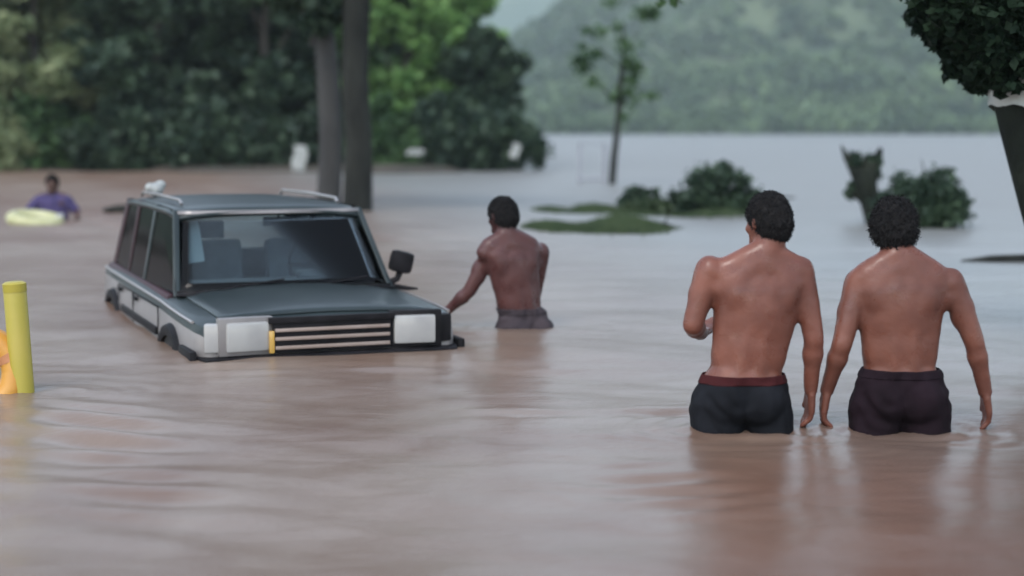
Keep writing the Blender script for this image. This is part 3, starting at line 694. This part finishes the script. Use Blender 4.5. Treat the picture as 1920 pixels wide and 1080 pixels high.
# cabin frame. base / top corner positions
def base(y): return (.675, y, .235)
BT = {'A': ((.672, 1.00, .27), (.59, 1.42, .726)), 'B': ((.69, 2.02, .24), (.60, 1.98, .738)), 'C': ((.69, 2.66, .24), (.60, 2.62, .738)), 'D': ((.675, 3.42, .24), (.585, 3.22, .728))}
for s in (-1, 1):
    for key, wd, mt in (('A', .045, M_DKPAINT), ('B', .07, M_DKPAINT), ('C', .08, M_WINE), ('D', .13, M_WINE)):
        (bx, by, bz), (tx, ty, tz) = BT[key]; h = wd / 2; t = .035
        bm = bmesh.new()
        hexa(bm, [(s * (bx - t), by - h, bz - .03), (s * bx, by - h, bz - .03), (s * bx, by + h, bz - .03), (s * (bx - t), by + h, bz - .03),
                  (s * (tx - t), ty - h, tz), (s * tx, ty - h, tz), (s * tx, ty + h, tz), (s * (tx - t), ty + h, tz)])
        bm_obj('pillar', bm, mt, car, bevel=.006)
    for (k0, k1, gm, nm) in (('A', 'B', M_GLASS_DK, 'side_window'), ('B', 'C', M_GLASS_DK, 'side_window'), ('C', 'D', M_GLASS_DK, 'side_window')):
        (b0, t0_), (b1, t1_) = BT[k0], BT[k1]
        q = [Vector((s * (p[0] - .014), p[1], p[2])) for p in (b0, b1, t1_, t0_)]
        o = mesh_np(nm, q, [(0, 1, 2, 3)], gm, car)
        s_ = o.modifiers.new('t', 'SOLIDIFY'); s_.thickness = .004
    # window surround under the glass: upper door skin
    bm = bmesh.new(); hexa(bm, [(s * .66, 1.02, .205), (s * .722, 1.02, .205), (s * .722, 3.44, .22), (s * .66, 3.44, .22), (s * .66, 1.02, .252), (s * .694, 1.02, .252), (s * .694, 3.42, .262), (s * .66, 3.42, .262)])
    bm_obj('door_top', bm, M_WINE if s < 0 else M_DKPAINT, car, bevel=.006)
def curved(name, p, bow, mt, thick=.005, A=12, B=8, par=None):
    """quad p (bl, br, tr, tl) bowed along -y"""
    Vv = []
    for j in range(B + 1):
        for i in range(A + 1):
            u, v = i / A, j / B
            q = (Vector(p[0]) * (1 - u) + Vector(p[1]) * u) * (1 - v) + (Vector(p[3]) * (1 - u) + Vector(p[2]) * u) * v
            q.y -= bow * (1 - (2 * u - 1) ** 2); Vv.append(q)
    Ff = [(j * (A + 1) + i, j * (A + 1) + i + 1, (j + 1) * (A + 1) + i + 1, (j + 1) * (A + 1) + i) for j in range(B) for i in range(A)]
    o = mesh_np(name, Vv, Ff, mt, par or car, smooth=True); s_ = o.modifiers.new('t', 'SOLIDIFY'); s_.thickness = thick; return o
curved('windscreen', [(-.655, 1.0, .262), (.655, 1.0, .262), (.575, 1.42, .717), (-.575, 1.42, .717)], .05, M_GLASS)
curved('rear_window', [(-.64, 3.43, .25), (.64, 3.43, .25), (.56, 3.22, .71), (-.56, 3.22, .71)], -.03, M_GLASS)
curved('screen_seal', [(-.655, .985, .252), (.655, .985, .252), (.652, .998, .275), (-.652, .998, .275)], .05, M_BLACK, .012)
curved('cowl', [(-.66, .90, .262), (.66, .90, .262), (.66, 1.0, .258), (-.66, 1.0, .258)], .03, M_BLACK, .012)
# roof
Vv, Ff = [], []
for j, (y, hw, z) in enumerate([(1.36, .58, .715), (1.42, .595, .742), (1.6, .605, .757), (2.2, .612, .765), (2.9, .61, .762), (3.2, .597, .748), (3.27, .58, .725)]):
    for i in range(13):
        u = i / 12 * 2 - 1; Vv.append((u * hw, y - .03 * (1 - u * u) * (1 if j < 3 else 0), z - .035 * abs(u) ** 3.2))
Ff = [(j * 13 + i, j * 13 + i + 1, (j + 1) * 13 + i + 1, (j + 1) * 13 + i) for j in range(6) for i in range(12)]
o = mesh_np('roof', Vv, Ff, M_DKPAINT, car, smooth=True); s_ = o.modifiers.new('t', 'SOLIDIFY'); s_.thickness = .03; s_.offset = -1
for s in (-1, 1):
    bm = bmesh.new(); tube(bm, [(s * .50, 1.62, .752), (s * .50, 1.68, .775), (s * .505, 2.4, .782), (s * .50, 3.08, .775), (s * .5, 3.14, .75)], .010, 7); bm_obj('roof_rail', bm, M_CHROME, car)
for y in ():
    bm = bmesh.new(); tube(bm, [(-.5, y, .797), (.5, y, .797)], .011, 7); bm_obj('rack_bar', bm, M_CHROME, car)
# bright front edge of the roof
curved('roof_trim', [(-.57, 1.375, .702), (.57, 1.375, .702), (.57, 1.385, .722), (-.57, 1.385, .722)], .05, M_SILVER, .008)
# wipers and mirrors
for x0, x1 in ((-.42, -.02), (.12, .50)):
    bm = bmesh.new(); tube(bm, [(x0, .93, .275), ((x0 + x1) / 2, .955, .302), (x1, .965, .325)], .006, 5); bm_obj('wiper', bm, M_BLACK, car)
for s in (1,):
    bm = bmesh.new()
    hx, hz = (.758, .395)
    box(bm, (s * hx, 1.10, hz), (.15, .085, .135), Matrix.Rotation(R(14 * s), 3, 'Y')); mo = bm_obj('mirror', bm, M_BLACK, car, bevel=.035)
    bm = bmesh.new(); ell(bm, (s * hx, 1.142, hz), (.066, .012, .062)); bm_obj('mirror_glass', bm, M_CHROME, mo)
    bm = bmesh.new(); tube(bm, [(s * .66, 1.10, .262), (s * .73, 1.10, .29), (s * hx, 1.11, hz - .05)], [.022, .02, .022], 8)
    if s > 0: tube(bm, [(s * .69, 1.08, .25), (s * .78, 1.04, .235), (s * .84, 1.02, .232)], [.018, .014, .006], 7)
    bm_obj('mirror_arm', bm, M_BLACK, mo)
# inside: dashboard, wheel, seats with headrests, a pale upright panel
bm = bmesh.new(); box(bm, (0, 1.22, .255), (1.26, .30, .10)); box(bm, (.30, 1.26, .32), (.34, .16, .06)); bm_obj('dashboard', bm, M_SEAT, car, bevel=.03)
bm = bmesh.new()
pts = [(.30 + math.cos(a) * .17, 1.44 + math.sin(a) * .05, .37 + math.sin(a) * .16) for a in [2 * math.pi * k / 20 for k in range(21)]]
tube(bm, pts, .013, 6, cap=False); tube(bm, [(.30, 1.3, .3), (.3, 1.44, .37)], .02, 6); tube(bm, [(.14, 1.44, .37), (.46, 1.44, .37)], .012, 6); bm_obj('steering_wheel', bm, M_BLACK, car)
for (x, y) in ((-.30, 1.85), (.30, 1.85)):
    bm = bmesh.new(); box(bm, (x, y, .34), (.44, .13, .34), Matrix.Rotation(R(-12), 3, 'X')); st = bm_obj('seat', bm, M_SEAT, car, bevel=.04)
    bm = bmesh.new(); box(bm, (x, y + .04, .575), (.22, .08, .11)); tube(bm, [(x - .05, y + .03, .48), (x - .05, y + .04, .55)], .008, 5); tube(bm, [(x + .05, y + .03, .48), (x + .05, y + .04, .55)], .008, 5); bm_obj('headrest', bm, M_SEAT, st, bevel=.025)
bm = bmesh.new(); box(bm, (0, 2.85, .28), (1.2, .12, .20)); bm_obj('rear_seat', bm, M_SEAT, car, bevel=.04)
bm = bmesh.new(); box(bm, (.06, 1.42, .645), (.19, .02, .055)); tube(bm, [(.06, 1.42, .66), (.06, 1.40, .71)], .008, 5); bm_obj('rear_view_mirror', bm, M_BLACK, car, bevel=.008)
bm = bmesh.new(); box(bm, (-.47, 1.52, .52), (.14, .02, .26), Matrix.Rotation(R(-8), 3, 'Y')); bm_obj('pale_panel', bm, M_PALE, car, bevel=.01)  # pale upright panel behind the left end of the windscreen
# white bundle tied on the rear corner of the roof
bm = bmesh.new(); bl = car.matrix_basis
ell(bm, (0, 0, .03), (.055, .07, .05)); ell(bm, (.03, .03, .06), (.04, .04, .035)); ell(bm, (-.03, -.04, .045), (.035, .04, .035))
Mx = Matrix.Rotation(CAR_YAW, 4, 'Z'); wp = Vector((-.98, 8.62, 0)) + Mx @ Vector((-.43, 3.0, .765))
o = bm_obj('white_bundle', fuse(bm, .01, 4), M_PALEPIECE, None, loc=wp); tag(o, 'small white bundle on the rear corner of the car roof', 'bundle')

# ------------------------------------------------------------------ people
def skin_mat(name, a, b_):
    m = mat(name, a, b_, scale=5.5, rough=.5, bump=.0012, bscale=60, sss=.12, detail=4, spec=.35, contrast=(.3, .7))
    n = m.node_tree; t = n.nodes.new('ShaderNodeTexNoise'); t.inputs['Scale'].default_value = 16; t.inputs['Detail'].default_value = 6
    q = n.nodes.new('ShaderNodeMapRange'); q.inputs[1].default_value = .38; q.inputs[2].default_value = .62; q.inputs[3].default_value = .26; q.inputs[4].default_value = .6
    tc = [x for x in n.nodes if x.type == 'TEX_COORD'][0]
    n.links.new(tc.outputs['Object'], t.inputs[0]); n.links.new(t.outputs[0], q.inputs[0]); n.links.new(q.outputs[0], n.nodes['Principled BSDF'].inputs['Roughness']); return m
M_SKIN = {1: skin_mat('skin_one', (.092, .032, .022), (.172, .064, .043)), 2: skin_mat('skin_two', (.082, .029, .020), (.15, .056, .037)),
          3: skin_mat('skin_three', (.055, .022, .021), (.085, .034, .031)), 4: skin_mat('skin_four', (.05, .025, .018), (.08, .04, .03))}
M_EYE = mat('eye', (.10, .085, .08), rough=.2)
M_HAIR = mat('black_hair', (.006, .006, .007), (.016, .015, .015), scale=60, rough=.85, spec=.12, bump=.002, bscale=120)
def cloth(name, c, d): return mat(name, c, d, scale=7, rough=.9, spec=.12, bump=.006, bscale=11, stretch=(1, 1, .5))

def person(loc, yaw, label, skin, cfg):
    root = empty('person', loc, yaw, label, 'person')
    lx = cfg.get('lean', 0)          # sideways lean per metre above the hips
    ly = cfg.get('fwd', 0)
    dz = cfg.get('shz', 0)           # shoulder drop
    hip = cfg.get('hip', 0)
    bw = cfg.get('build', 1)
    def T(p):
        x, y, z = p; t = max(0, z - .9); return Vector((x + lx * t + hip * max(0, 1 - abs(z - .85) / .35), y + ly * t, z))
    bm = bmesh.new()
    def E(c, r, rot=None): ell(bm, T(c), r, rot)
    def Cp(a, b_, ra, rb): cap(bm, T(a), T(b_), ra, rb)
    E((0, 0, 1.235), (.152 * bw, .108, .20)); E((0, .01, 1.06), (.142 * bw, .098, .16)); E((0, 0, .93), (.158 * bw, .112, .13)); E((0, .002, 1.32), (.175 * bw, .100, .10))
    E((0, -.012, 1.22), (.150 * bw, .094, .19)); E((0, -.005, 1.10), (.142 * bw, .094, .18))
    hz = 1.385 + dz
    for s in (-1, 1):
        Cp((s * .105 * bw, -.010, 1.30), (s * .088 * bw, -.008, 1.04), .068, .056)             # lats
        Cp((s * .018, -.016, 1.475 + dz * .5), (s * .14, -.008, 1.405 + dz), .050, .058)          # traps
        Cp((s * .02, -.022, 1.43 + dz * .5), (s * .12, -.022, 1.35 + dz), .055, .062)
        Cp((s * .06, -.010, 1.37 + dz), (s * .165, 0, 1.37 + dz), .070, .058)
        E((s * .085, -.046, 1.30 + dz * .5), (.072, .050, .10), Matrix.Rotation(s * R(14), 3, 'Y'))  # shoulder blades
        Cp((s * .032, -.066, 1.33), (s * .036, -.060, .99), .036, .040)                       # long back muscles
        E((s * .070, -.052, .875), (.088, .085, .095))
        Cp((s * .05, .055, 1.33), (s * .12, .045, 1.33 + dz * .5), .055, .05); cap(bm, T((s * .115, -.012, 1.31 + dz)), Vector(cfg['arms'][0 if s < 0 else 1][0]).lerp(Vector(cfg['arms'][0 if s < 0 else 1][1]), .22), .060, .048)
        A = cfg['arms'][0 if s < 0 else 1]; sh, el, wr = [Vector(p) for p in A[:3]]
        ell(bm, sh + Vector((-s * .006, 0, .0)), (.060, .060, .066)); cap(bm, T((s * .11, -.005, 1.37 + dz)), sh, .058, .052)
        mid = sh.lerp(el, .5); cap(bm, sh, el, .056, .043); ell(bm, mid + Vector((0, .008, 0)), (.052, .055, .08))
        fm_ = el.lerp(wr, .28); cap(bm, el, wr, .043, .030); cap(bm, fm_, el.lerp(wr, .42), .047, .042)
        # hand
        d = (Vector(A[3]) - wr).normalized(); side = Vector((0, 1, 0)); side = (side - d * side.dot(d)).normalized(); nrm = d.cross(side)
        palm = wr + d * .055
        for k in range(4):
            o_ = side * (.033 - .022 * k); L_ = (.075, .085, .080, .062)[k]
            root_p = palm + d * .035 + o_ * .9; k1 = root_p + d * L_ * .5 - nrm * s * .006; k2 = root_p + d * L_ * .92 - nrm * s * (.022 + .006 * k)
            cap(bm, wr + d * .02 + o_ * .55, root_p, .018, .015, 10); cap(bm, root_p, k1, .0135, .0125, 10); cap(bm, k1, k2, .0125, .011, 10)
        th0 = wr + d * .025 + side * .026; th1 = th0 + d * .04 + side * .024; cap(bm, th0, th1, .018, .014, 10); cap(bm, th1, th1 + d * .035 + side * .006 - nrm * s * .008, .0135, .0115, 10)
        # leg
        lp = cfg.get('step', .08) * s
        hipj, kn, an = T((s * .085, 0, .88)), Vector((s * .10 + hip * .4, lp + .03, .48)), Vector((s * .10, lp - .02, .09))
        cap(bm, hipj, kn, .088, .056); cap(bm, kn, an, .055, .038); ell(bm, kn.lerp(an, .25) + Vector((0, -.02, 0)), (.053, .058, .11))
        cap(bm, an, an + Vector((0, .15, -.055)), .04, .028)
    # neck and head
    hd = Vector(cfg.get('head', (0, .01, 1.60))); Rz = Matrix.Rotation(cfg.get('turn', 0), 3, 'Z') @ Matrix.Rotation(-cfg.get('nod', 0), 3, 'X')
    hc = T(hd)
    def H(p): return hc + Rz @ Vector(p)
    cap(bm, T((0, -.012, 1.40 + dz * .5)), H((0, -.02, -.06)), .070, .062)
    ell(bm, hc, (.074, .094, .100), Rz); ell(bm, H((0, -.022, .022)), (.074, .076, .078), Rz)
    ell(bm, H((0, .038, -.065)), (.054, .054, .05), Rz); cap(bm, H((-.03, .06, -.09)), H((.03, .06, -.09)), .022, .022)
    cap(bm, H((0, .09, .01)), H((0, .110, -.028)), .009, .014)                # nose
    cap(bm, H((-.035, .082, .02)), H((.035, .082, .02)), .013, .013)          # brow
    cap(bm, H((-.018, .094, -.056)), H((.018, .094, -.056)), .009, .009); ell(bm, H((0, .088, -.088)), (.02, .014, .015), Rz)
    for s in (-1, 1):
        ell(bm, H((s * .079, -.005, -.008)), (.012, .020, .032), Rz @ Matrix.Rotation(s * R(18), 3, 'Z')); ell(bm, H((s * .045, .06, -.03)), (.022, .025, .022), Rz)
    fb = fuse(bm, .0062, 7)
    hands = [Vector(a[2]).lerp(Vector(a[3]), .75) for a in cfg['arms']]
    nh = [v for v in fb.verts if all((v.co - h).length > .12 for h in hands)]
    for _ in range(13): bmesh.ops.smooth_vert(fb, verts=nh, factor=.5, use_axis_x=True, use_axis_y=True, use_axis_z=True)
    tv = [v for v in fb.verts if .98 < v.co.z < 1.47 + dz and abs(v.co.x - lx * (v.co.z - .9)) < .185]
    for _ in range(16): bmesh.ops.smooth_vert(fb, verts=tv, factor=.5, use_axis_x=True, use_axis_y=True, use_axis_z=True)
    for v in fb.verts: v.co += v.normal * (mn.noise(v.co * 9) * .0022 + mn.noise(v.co * 26) * .0007)
    body = bm_obj('body', fb, skin, root, sharp=180)
    for s in (-1, 1):
        bm = bmesh.new(); ell(bm, H((s * .029, .072, -.004)), (.011, .011, .009)); bm_obj('eye', bm, M_EYE, root)
    # hair
    hr = cfg.get('hair', 1.0); bm = bmesh.new()
    g = .010 * hr
    ell(bm, H((0, -.006, .012)), (.074 + g, .090 + g, .094 + g), Rz, 40, 28); ell(bm, H((0, -.03, -.012)), (.070 + g * .9, .070 + g, .085 + g * .5), Rz, 40, 28)
    hb = fuse(bm, .006, 3)
    for v in hb.verts:
        v.co += (v.co - hc).normalized() * (mn.noise(v.co * 42) * .005 * hr + mn.noise(v.co * 120) * .0028 * hr)
    nrm = (Rz @ Vector((0, -.62, .78))).normalized()
    bmesh.ops.bisect_plane(hb, geom=hb.verts[:] + hb.edges[:] + hb.faces[:], plane_co=H((0, -.03, -.012 - cfg.get('nape', .045))), plane_no=nrm, clear_inner=True)
    fl_ = [f for f in hb.faces]; rg = random.Random(3)
    vs0 = []
    for f in rg.sample(fl_, min(len(fl_), 2600)):
        c = f.calc_center_median(); nn = f.normal if f.normal.dot(c - hc) > 0 else -f.normal
        vs0.append((c, nn))
    for c, nn in vs0:
        sd_ = Vector((rg.gauss(0, 1), rg.gauss(0, 1), rg.gauss(0, 1) - .6)); sd_ = (sd_ - nn * sd_.dot(nn)).normalized(); w_ = nn.cross(sd_) * .0016
        L_ = .010 * hr ** .7 * rg.uniform(.6, 1.3)
        a_, b_, c_ = c - nn * .001, c + nn * L_ * .6 + sd_ * L_ * .5, c + nn * L_ * .55 + sd_ * L_ * 1.3
        q = [hb.verts.new(p) for p in (a_ - w_, a_ + w_, b_ + w_ * .8, c_, b_ - w_ * .8)]; hb.faces.new(q)
    bm_obj('hair', hb, M_HAIR, root, sharp=180)
    # shorts: hips and thighs grown outwards
    zt = cfg.get('waist', 1.0)
    bm = bmesh.new()
    for c, r in (((0, .01, 1.06), (.142 * bw + .004, .102, .16)), ((0, -.005, 1.10), (.142 * bw + .004, .098, .18)), ((0, 0, .93), (.158 * bw + .014, .122, .13))): ell(bm, T(c), r)
    for s in (-1, 1):
        Cp((s * .036, -.070, 1.04), (s * .036, -.070, .97), .044, .044) ; E((s * .070, -.052, .875), (.103, .098, .105))
        lp = cfg.get('step', .08) * s
        cap(bm, T((s * .088, 0, .88)), Vector((s * .105 + hip * .4, lp + .03, .50)), .108, .090); cap(bm, T((s * .10, -.01, .86)), Vector((s * .105 + hip * .5, -.01, .70)), .105, .105)
    sb = fuse(bm, .008, 5)
    for v in sb.verts:
        q = v.co; v.co += Vector((q.x, q.y, 0)).normalized() * (mn.noise(Vector((q.x * 9, q.y * 9, q.z * 5))) * .010 + .005 * mn.noise(q * 24) + .0045 * math.sin(q.z * 75 + 6 * mn.noise(q * 7) + q.x * 22) * max(0, .4 + mn.noise(q * 5 + Vector((3, 1, 2)))))
    bmesh.ops.bisect_plane(sb, geom=sb.verts[:] + sb.edges[:] + sb.faces[:], plane_co=(0, 0, zt), plane_no=(0, 0, 1), clear_outer=True)
    bmesh.ops.bisect_plane(sb, geom=sb.verts[:] + sb.edges[:] + sb.faces[:], plane_co=(0, 0, .50), plane_no=(0, 0, 1), clear_inner=True)
    bm2 = sb.copy()
    sh_ = bm_obj('shorts', sb, cfg['shorts'], root, sharp=180)
    bmesh.ops.bisect_plane(bm2, geom=bm2.verts[:] + bm2.edges[:] + bm2.faces[:], plane_co=(0, 0, zt - .034), plane_no=(0, 0, 1), clear_inner=True)
    for v in bm2.verts: v.co += Vector((v.co.x - lx * .1, v.co.y, 0)).normalized() * .0015
    wb = bm_obj('waistband', bm2, cfg['band'], sh_, sharp=180); s_ = wb.modifiers.new('t', 'SOLIDIFY'); s_.thickness = .004; s_.offset = -.5
    if 'shirt' in cfg:
        bm = bmesh.new(); gw = .016
        for c, r in (((0, 0, 1.235), (.150 * bw, .105, .20)), ((0, .01, 1.06), (.142 * bw, .10, .15)), ((0, 0, .95), (.158 * bw, .112, .10)), ((0, .005, 1.33), (.165 * bw, .092, .09))): ell(bm, T(c), [q + gw for q in r])
        for s in (-1, 1):
            Cp((s * .112 * bw, -.012, 1.30), (s * .1 * bw, -.008, 1.0), .062 + gw, .062 + gw); Cp((s * .03, -.018, 1.43), (s * .15, -.012, 1.39), .055 + gw, .05 + gw)
            A = cfg['arms'][0 if s < 0 else 1]; sh, el = Vector(A[0]), Vector(A[1]); cap(bm, sh, sh.lerp(el, .75), .066 + gw * .6, .055 + gw); E((s * .085, -.07, 1.3), (.07, .045, .09))
            cap(bm, T((s * .11, -.005, 1.37)), sh, .058 + gw, .06 + gw * .6)
        tb = fuse(bm, .009, 5)
        for v in tb.verts: v.co += Vector((v.co.x, v.co.y, 0)).normalized() * mn.noise(v.co * 11) * .012
        bm_obj('shirt', tb, cfg['shirt'], root, sharp=180)
    return root

M_SH1 = cloth('navy_cloth', (.004, .0045, .006), (.009, .010, .013)); M_SH2 = cloth('plum_cloth', (.006, .0033, .005), (.012, .0065, .010)); M_SH3 = cloth('grey_cloth', (.03, .025, .03), (.05, .04, .045))
M_BAND = cloth('maroon_cloth', (.025, .005, .006), (.04, .009, .010)); M_PURP = cloth('purple_cloth', (.04, .034, .085), (.075, .06, .14))
B = .75
person((.948, 6.38, -.75), R(4), 'shirtless broad man in black shorts with maroon waistband, left of the two walking away', M_SKIN[1],
       dict(arms=[((-.165, .0, .65 + B), (-.228, -.02, .435 + B), (-.150, .21, .37 + B), (-.10, .31, .38 + B)),
                  ((.212, .0, .645 + B), (.262, -.03, .375 + B), (.268, .03, .165 + B), (.275, .07, 0 + B))],
            lean=.10, hip=-.03, head=(.010, .02, 1.60), turn=R(28), nod=R(4), hair=1.0, shorts=M_SH1, band=M_BAND, waist=.985, build=1.09))
person((1.575, 6.43, -.75), R(-2), 'shirtless man with bushy hair and plum shorts, rightmost of the two walking away', M_SKIN[2],
       dict(arms=[((-.180, .0, 1.34), (-.245, -.05, 1.10), (-.290, .02, .905), (-.31, .05, .75)),
                  ((.198, .0, 1.345), (.290, -.02, 1.11), (.352, .03, .90), (.38, .06, .75))],
            lean=-.02, hip=.0, head=(-.015, .05, 1.565), turn=R(-6), nod=R(12), hair=1.9, shz=-.03, nape=.07, shorts=M_SH2, band=M_SH2, waist=1.0, build=1.08))
person((.055, 9.81, bed_z(.055, 9.81) + .0), R(26), 'dark backed shirtless man wading beside the car and reaching towards its front corner', M_SKIN[3],
       dict(arms=[((-.20, .03, 1.36), (-.30, .10, 1.13), (-.415, .22, .985), (-.49, .28, .90)),
                  ((.150, .02, 1.355), (.145, .10, 1.08), (.12, .26, .98), (.10, .34, .95))],
            lean=-.16, hip=.02, head=(.0, .03, 1.59), turn=R(14), nod=R(8), hair=1.1, shorts=M_SH3, band=M_SH3, waist=1.02, build=1.0))
person((pX(100, 21.6), 21.6, -1.10), R(185), 'distant person in a purple shirt standing chest deep beside a pale yellow float', M_SKIN[4],
       dict(arms=[((-.19, .0, 1.36), (-.33, .05, 1.2), (-.36, .2, 1.13), (-.36, .3, 1.1)), ((.19, .0, 1.36), (.33, .05, 1.2), (.36, .2, 1.13), (.36, .3, 1.1))],
            head=(0, .01, 1.60), hair=1.2, shorts=M_SH3, band=M_SH3, shirt=M_PURP, build=1.15))

# ------------------------------------------------------------------ floats at the left
M_PY = mat('pale_yellow_vinyl', (.34, .34, .17), (.42, .42, .24), scale=6, rough=.4)
Yt = 20.9; bm = bmesh.new()
pts = [(math.cos(a) * .29, math.sin(a) * .22, .02) for a in [2 * math.pi * k / 28 for k in range(29)]]
tube(bm, pts, .085, 12, cap=False); bmesh.ops.remove_doubles(bm, verts=bm.verts, dist=.001)
fl = empty('swim_float', (pX(66, Yt), Yt, 0.02), 0, 'pale yellow inflatable float on the water beside the purple shirted person', 'float'); fl.rotation_euler = (R(10), R(6), R(10))
bm_obj('tube', bm, M_PY, fl)
bm = bmesh.new(); tube(bm, [(.27, -.09, .08), (.30, -.1, .14), (.34, -.02, .14), (.34, .03, .06)], .012, 6); bm_obj('handle', bm, M_WHITE, fl)

M_YG = mat('yellow_green_plastic', (.27, .24, .015), (.34, .27, .04), scale=4, rough=.4, stretch=(1, 1, .6))
M_BANDO = mat('rust_band', (.32, .12, .05), (.4, .18, .08), scale=9, rough=.7)
M_OR = mat('orange_vinyl', (.42, .19, .02), (.5, .25, .04), scale=5, rough=.4)
Yt = 7.35
p = at(58, 750, Yt)
po = empty('marker_post', (p[0], Yt, -.75), 0, 'yellow green plastic post standing in the flood at the left edge', 'post'); po.rotation_euler = (R(2), R(-2.2), 0)
bm = bmesh.new(); tube(bm, [(0, 0, 0), (0, 0, .3), (0, 0, 1.235), (0, 0, 1.25)], [.052, .052, .052, .044], 20); bm_obj('shaft', bm, M_YG, po)
bm = bmesh.new(); tube(bm, [(0, 0, 1.225), (0, 0, 1.262), (0, 0, 1.27)], [.0535, .0535, .04], 20); bm_obj('cap', bm, M_YG, po)
bm = bmesh.new(); pts = [(math.cos(a) * .17, 0, math.sin(a) * .17) for a in [2 * math.pi * k / 32 for k in range(33)]]
tube(bm, pts, .062, 12, cap=False); bmesh.ops.remove_doubles(bm, verts=bm.verts, dist=.001)
q = at(-36, 690, Yt)
rg_ = empty('life_ring', (q[0], Yt - .05, q[2] - .02), 0, 'orange life ring leaning on the yellow green post, cut off by the left edge', 'life ring'); rg_.rotation_euler = (R(-12), 0, R(12))
bm_obj('ring', bm, M_OR, rg_)
for a0 in (.3, 1.9, 3.4, 5.0):
    bm = bmesh.new(); tube(bm, [(math.cos(a) * .17, 0, math.sin(a) * .17) for a in (a0, a0 + .12, a0 + .24)], .065, 12); bm_obj('band', bm, M_BANDO, rg_)

# ------------------------------------------------------------------ haze
bm = bmesh.new(); box(bm, (0, 1300, 188), (5200, 2700, 384))
hm = bpy.data.materials.new('haze_air'); hm.use_nodes = True; n = hm.node_tree; n.nodes.remove(n.nodes['Principled BSDF'])
pv = n.nodes.new('ShaderNodeVolumePrincipled'); pv.inputs['Density'].default_value = .00033; pv.inputs['Color'].default_value = (.80, .92, .96, 1); pv.inputs['Anisotropy'].default_value = .2
n.links.new(pv.outputs[0], n.nodes['Material Output'].inputs['Volume'])
tag(bm_obj('haze', bm, hm, smooth=False), 'pale humid haze over the valley', 'haze', kind='stuff')
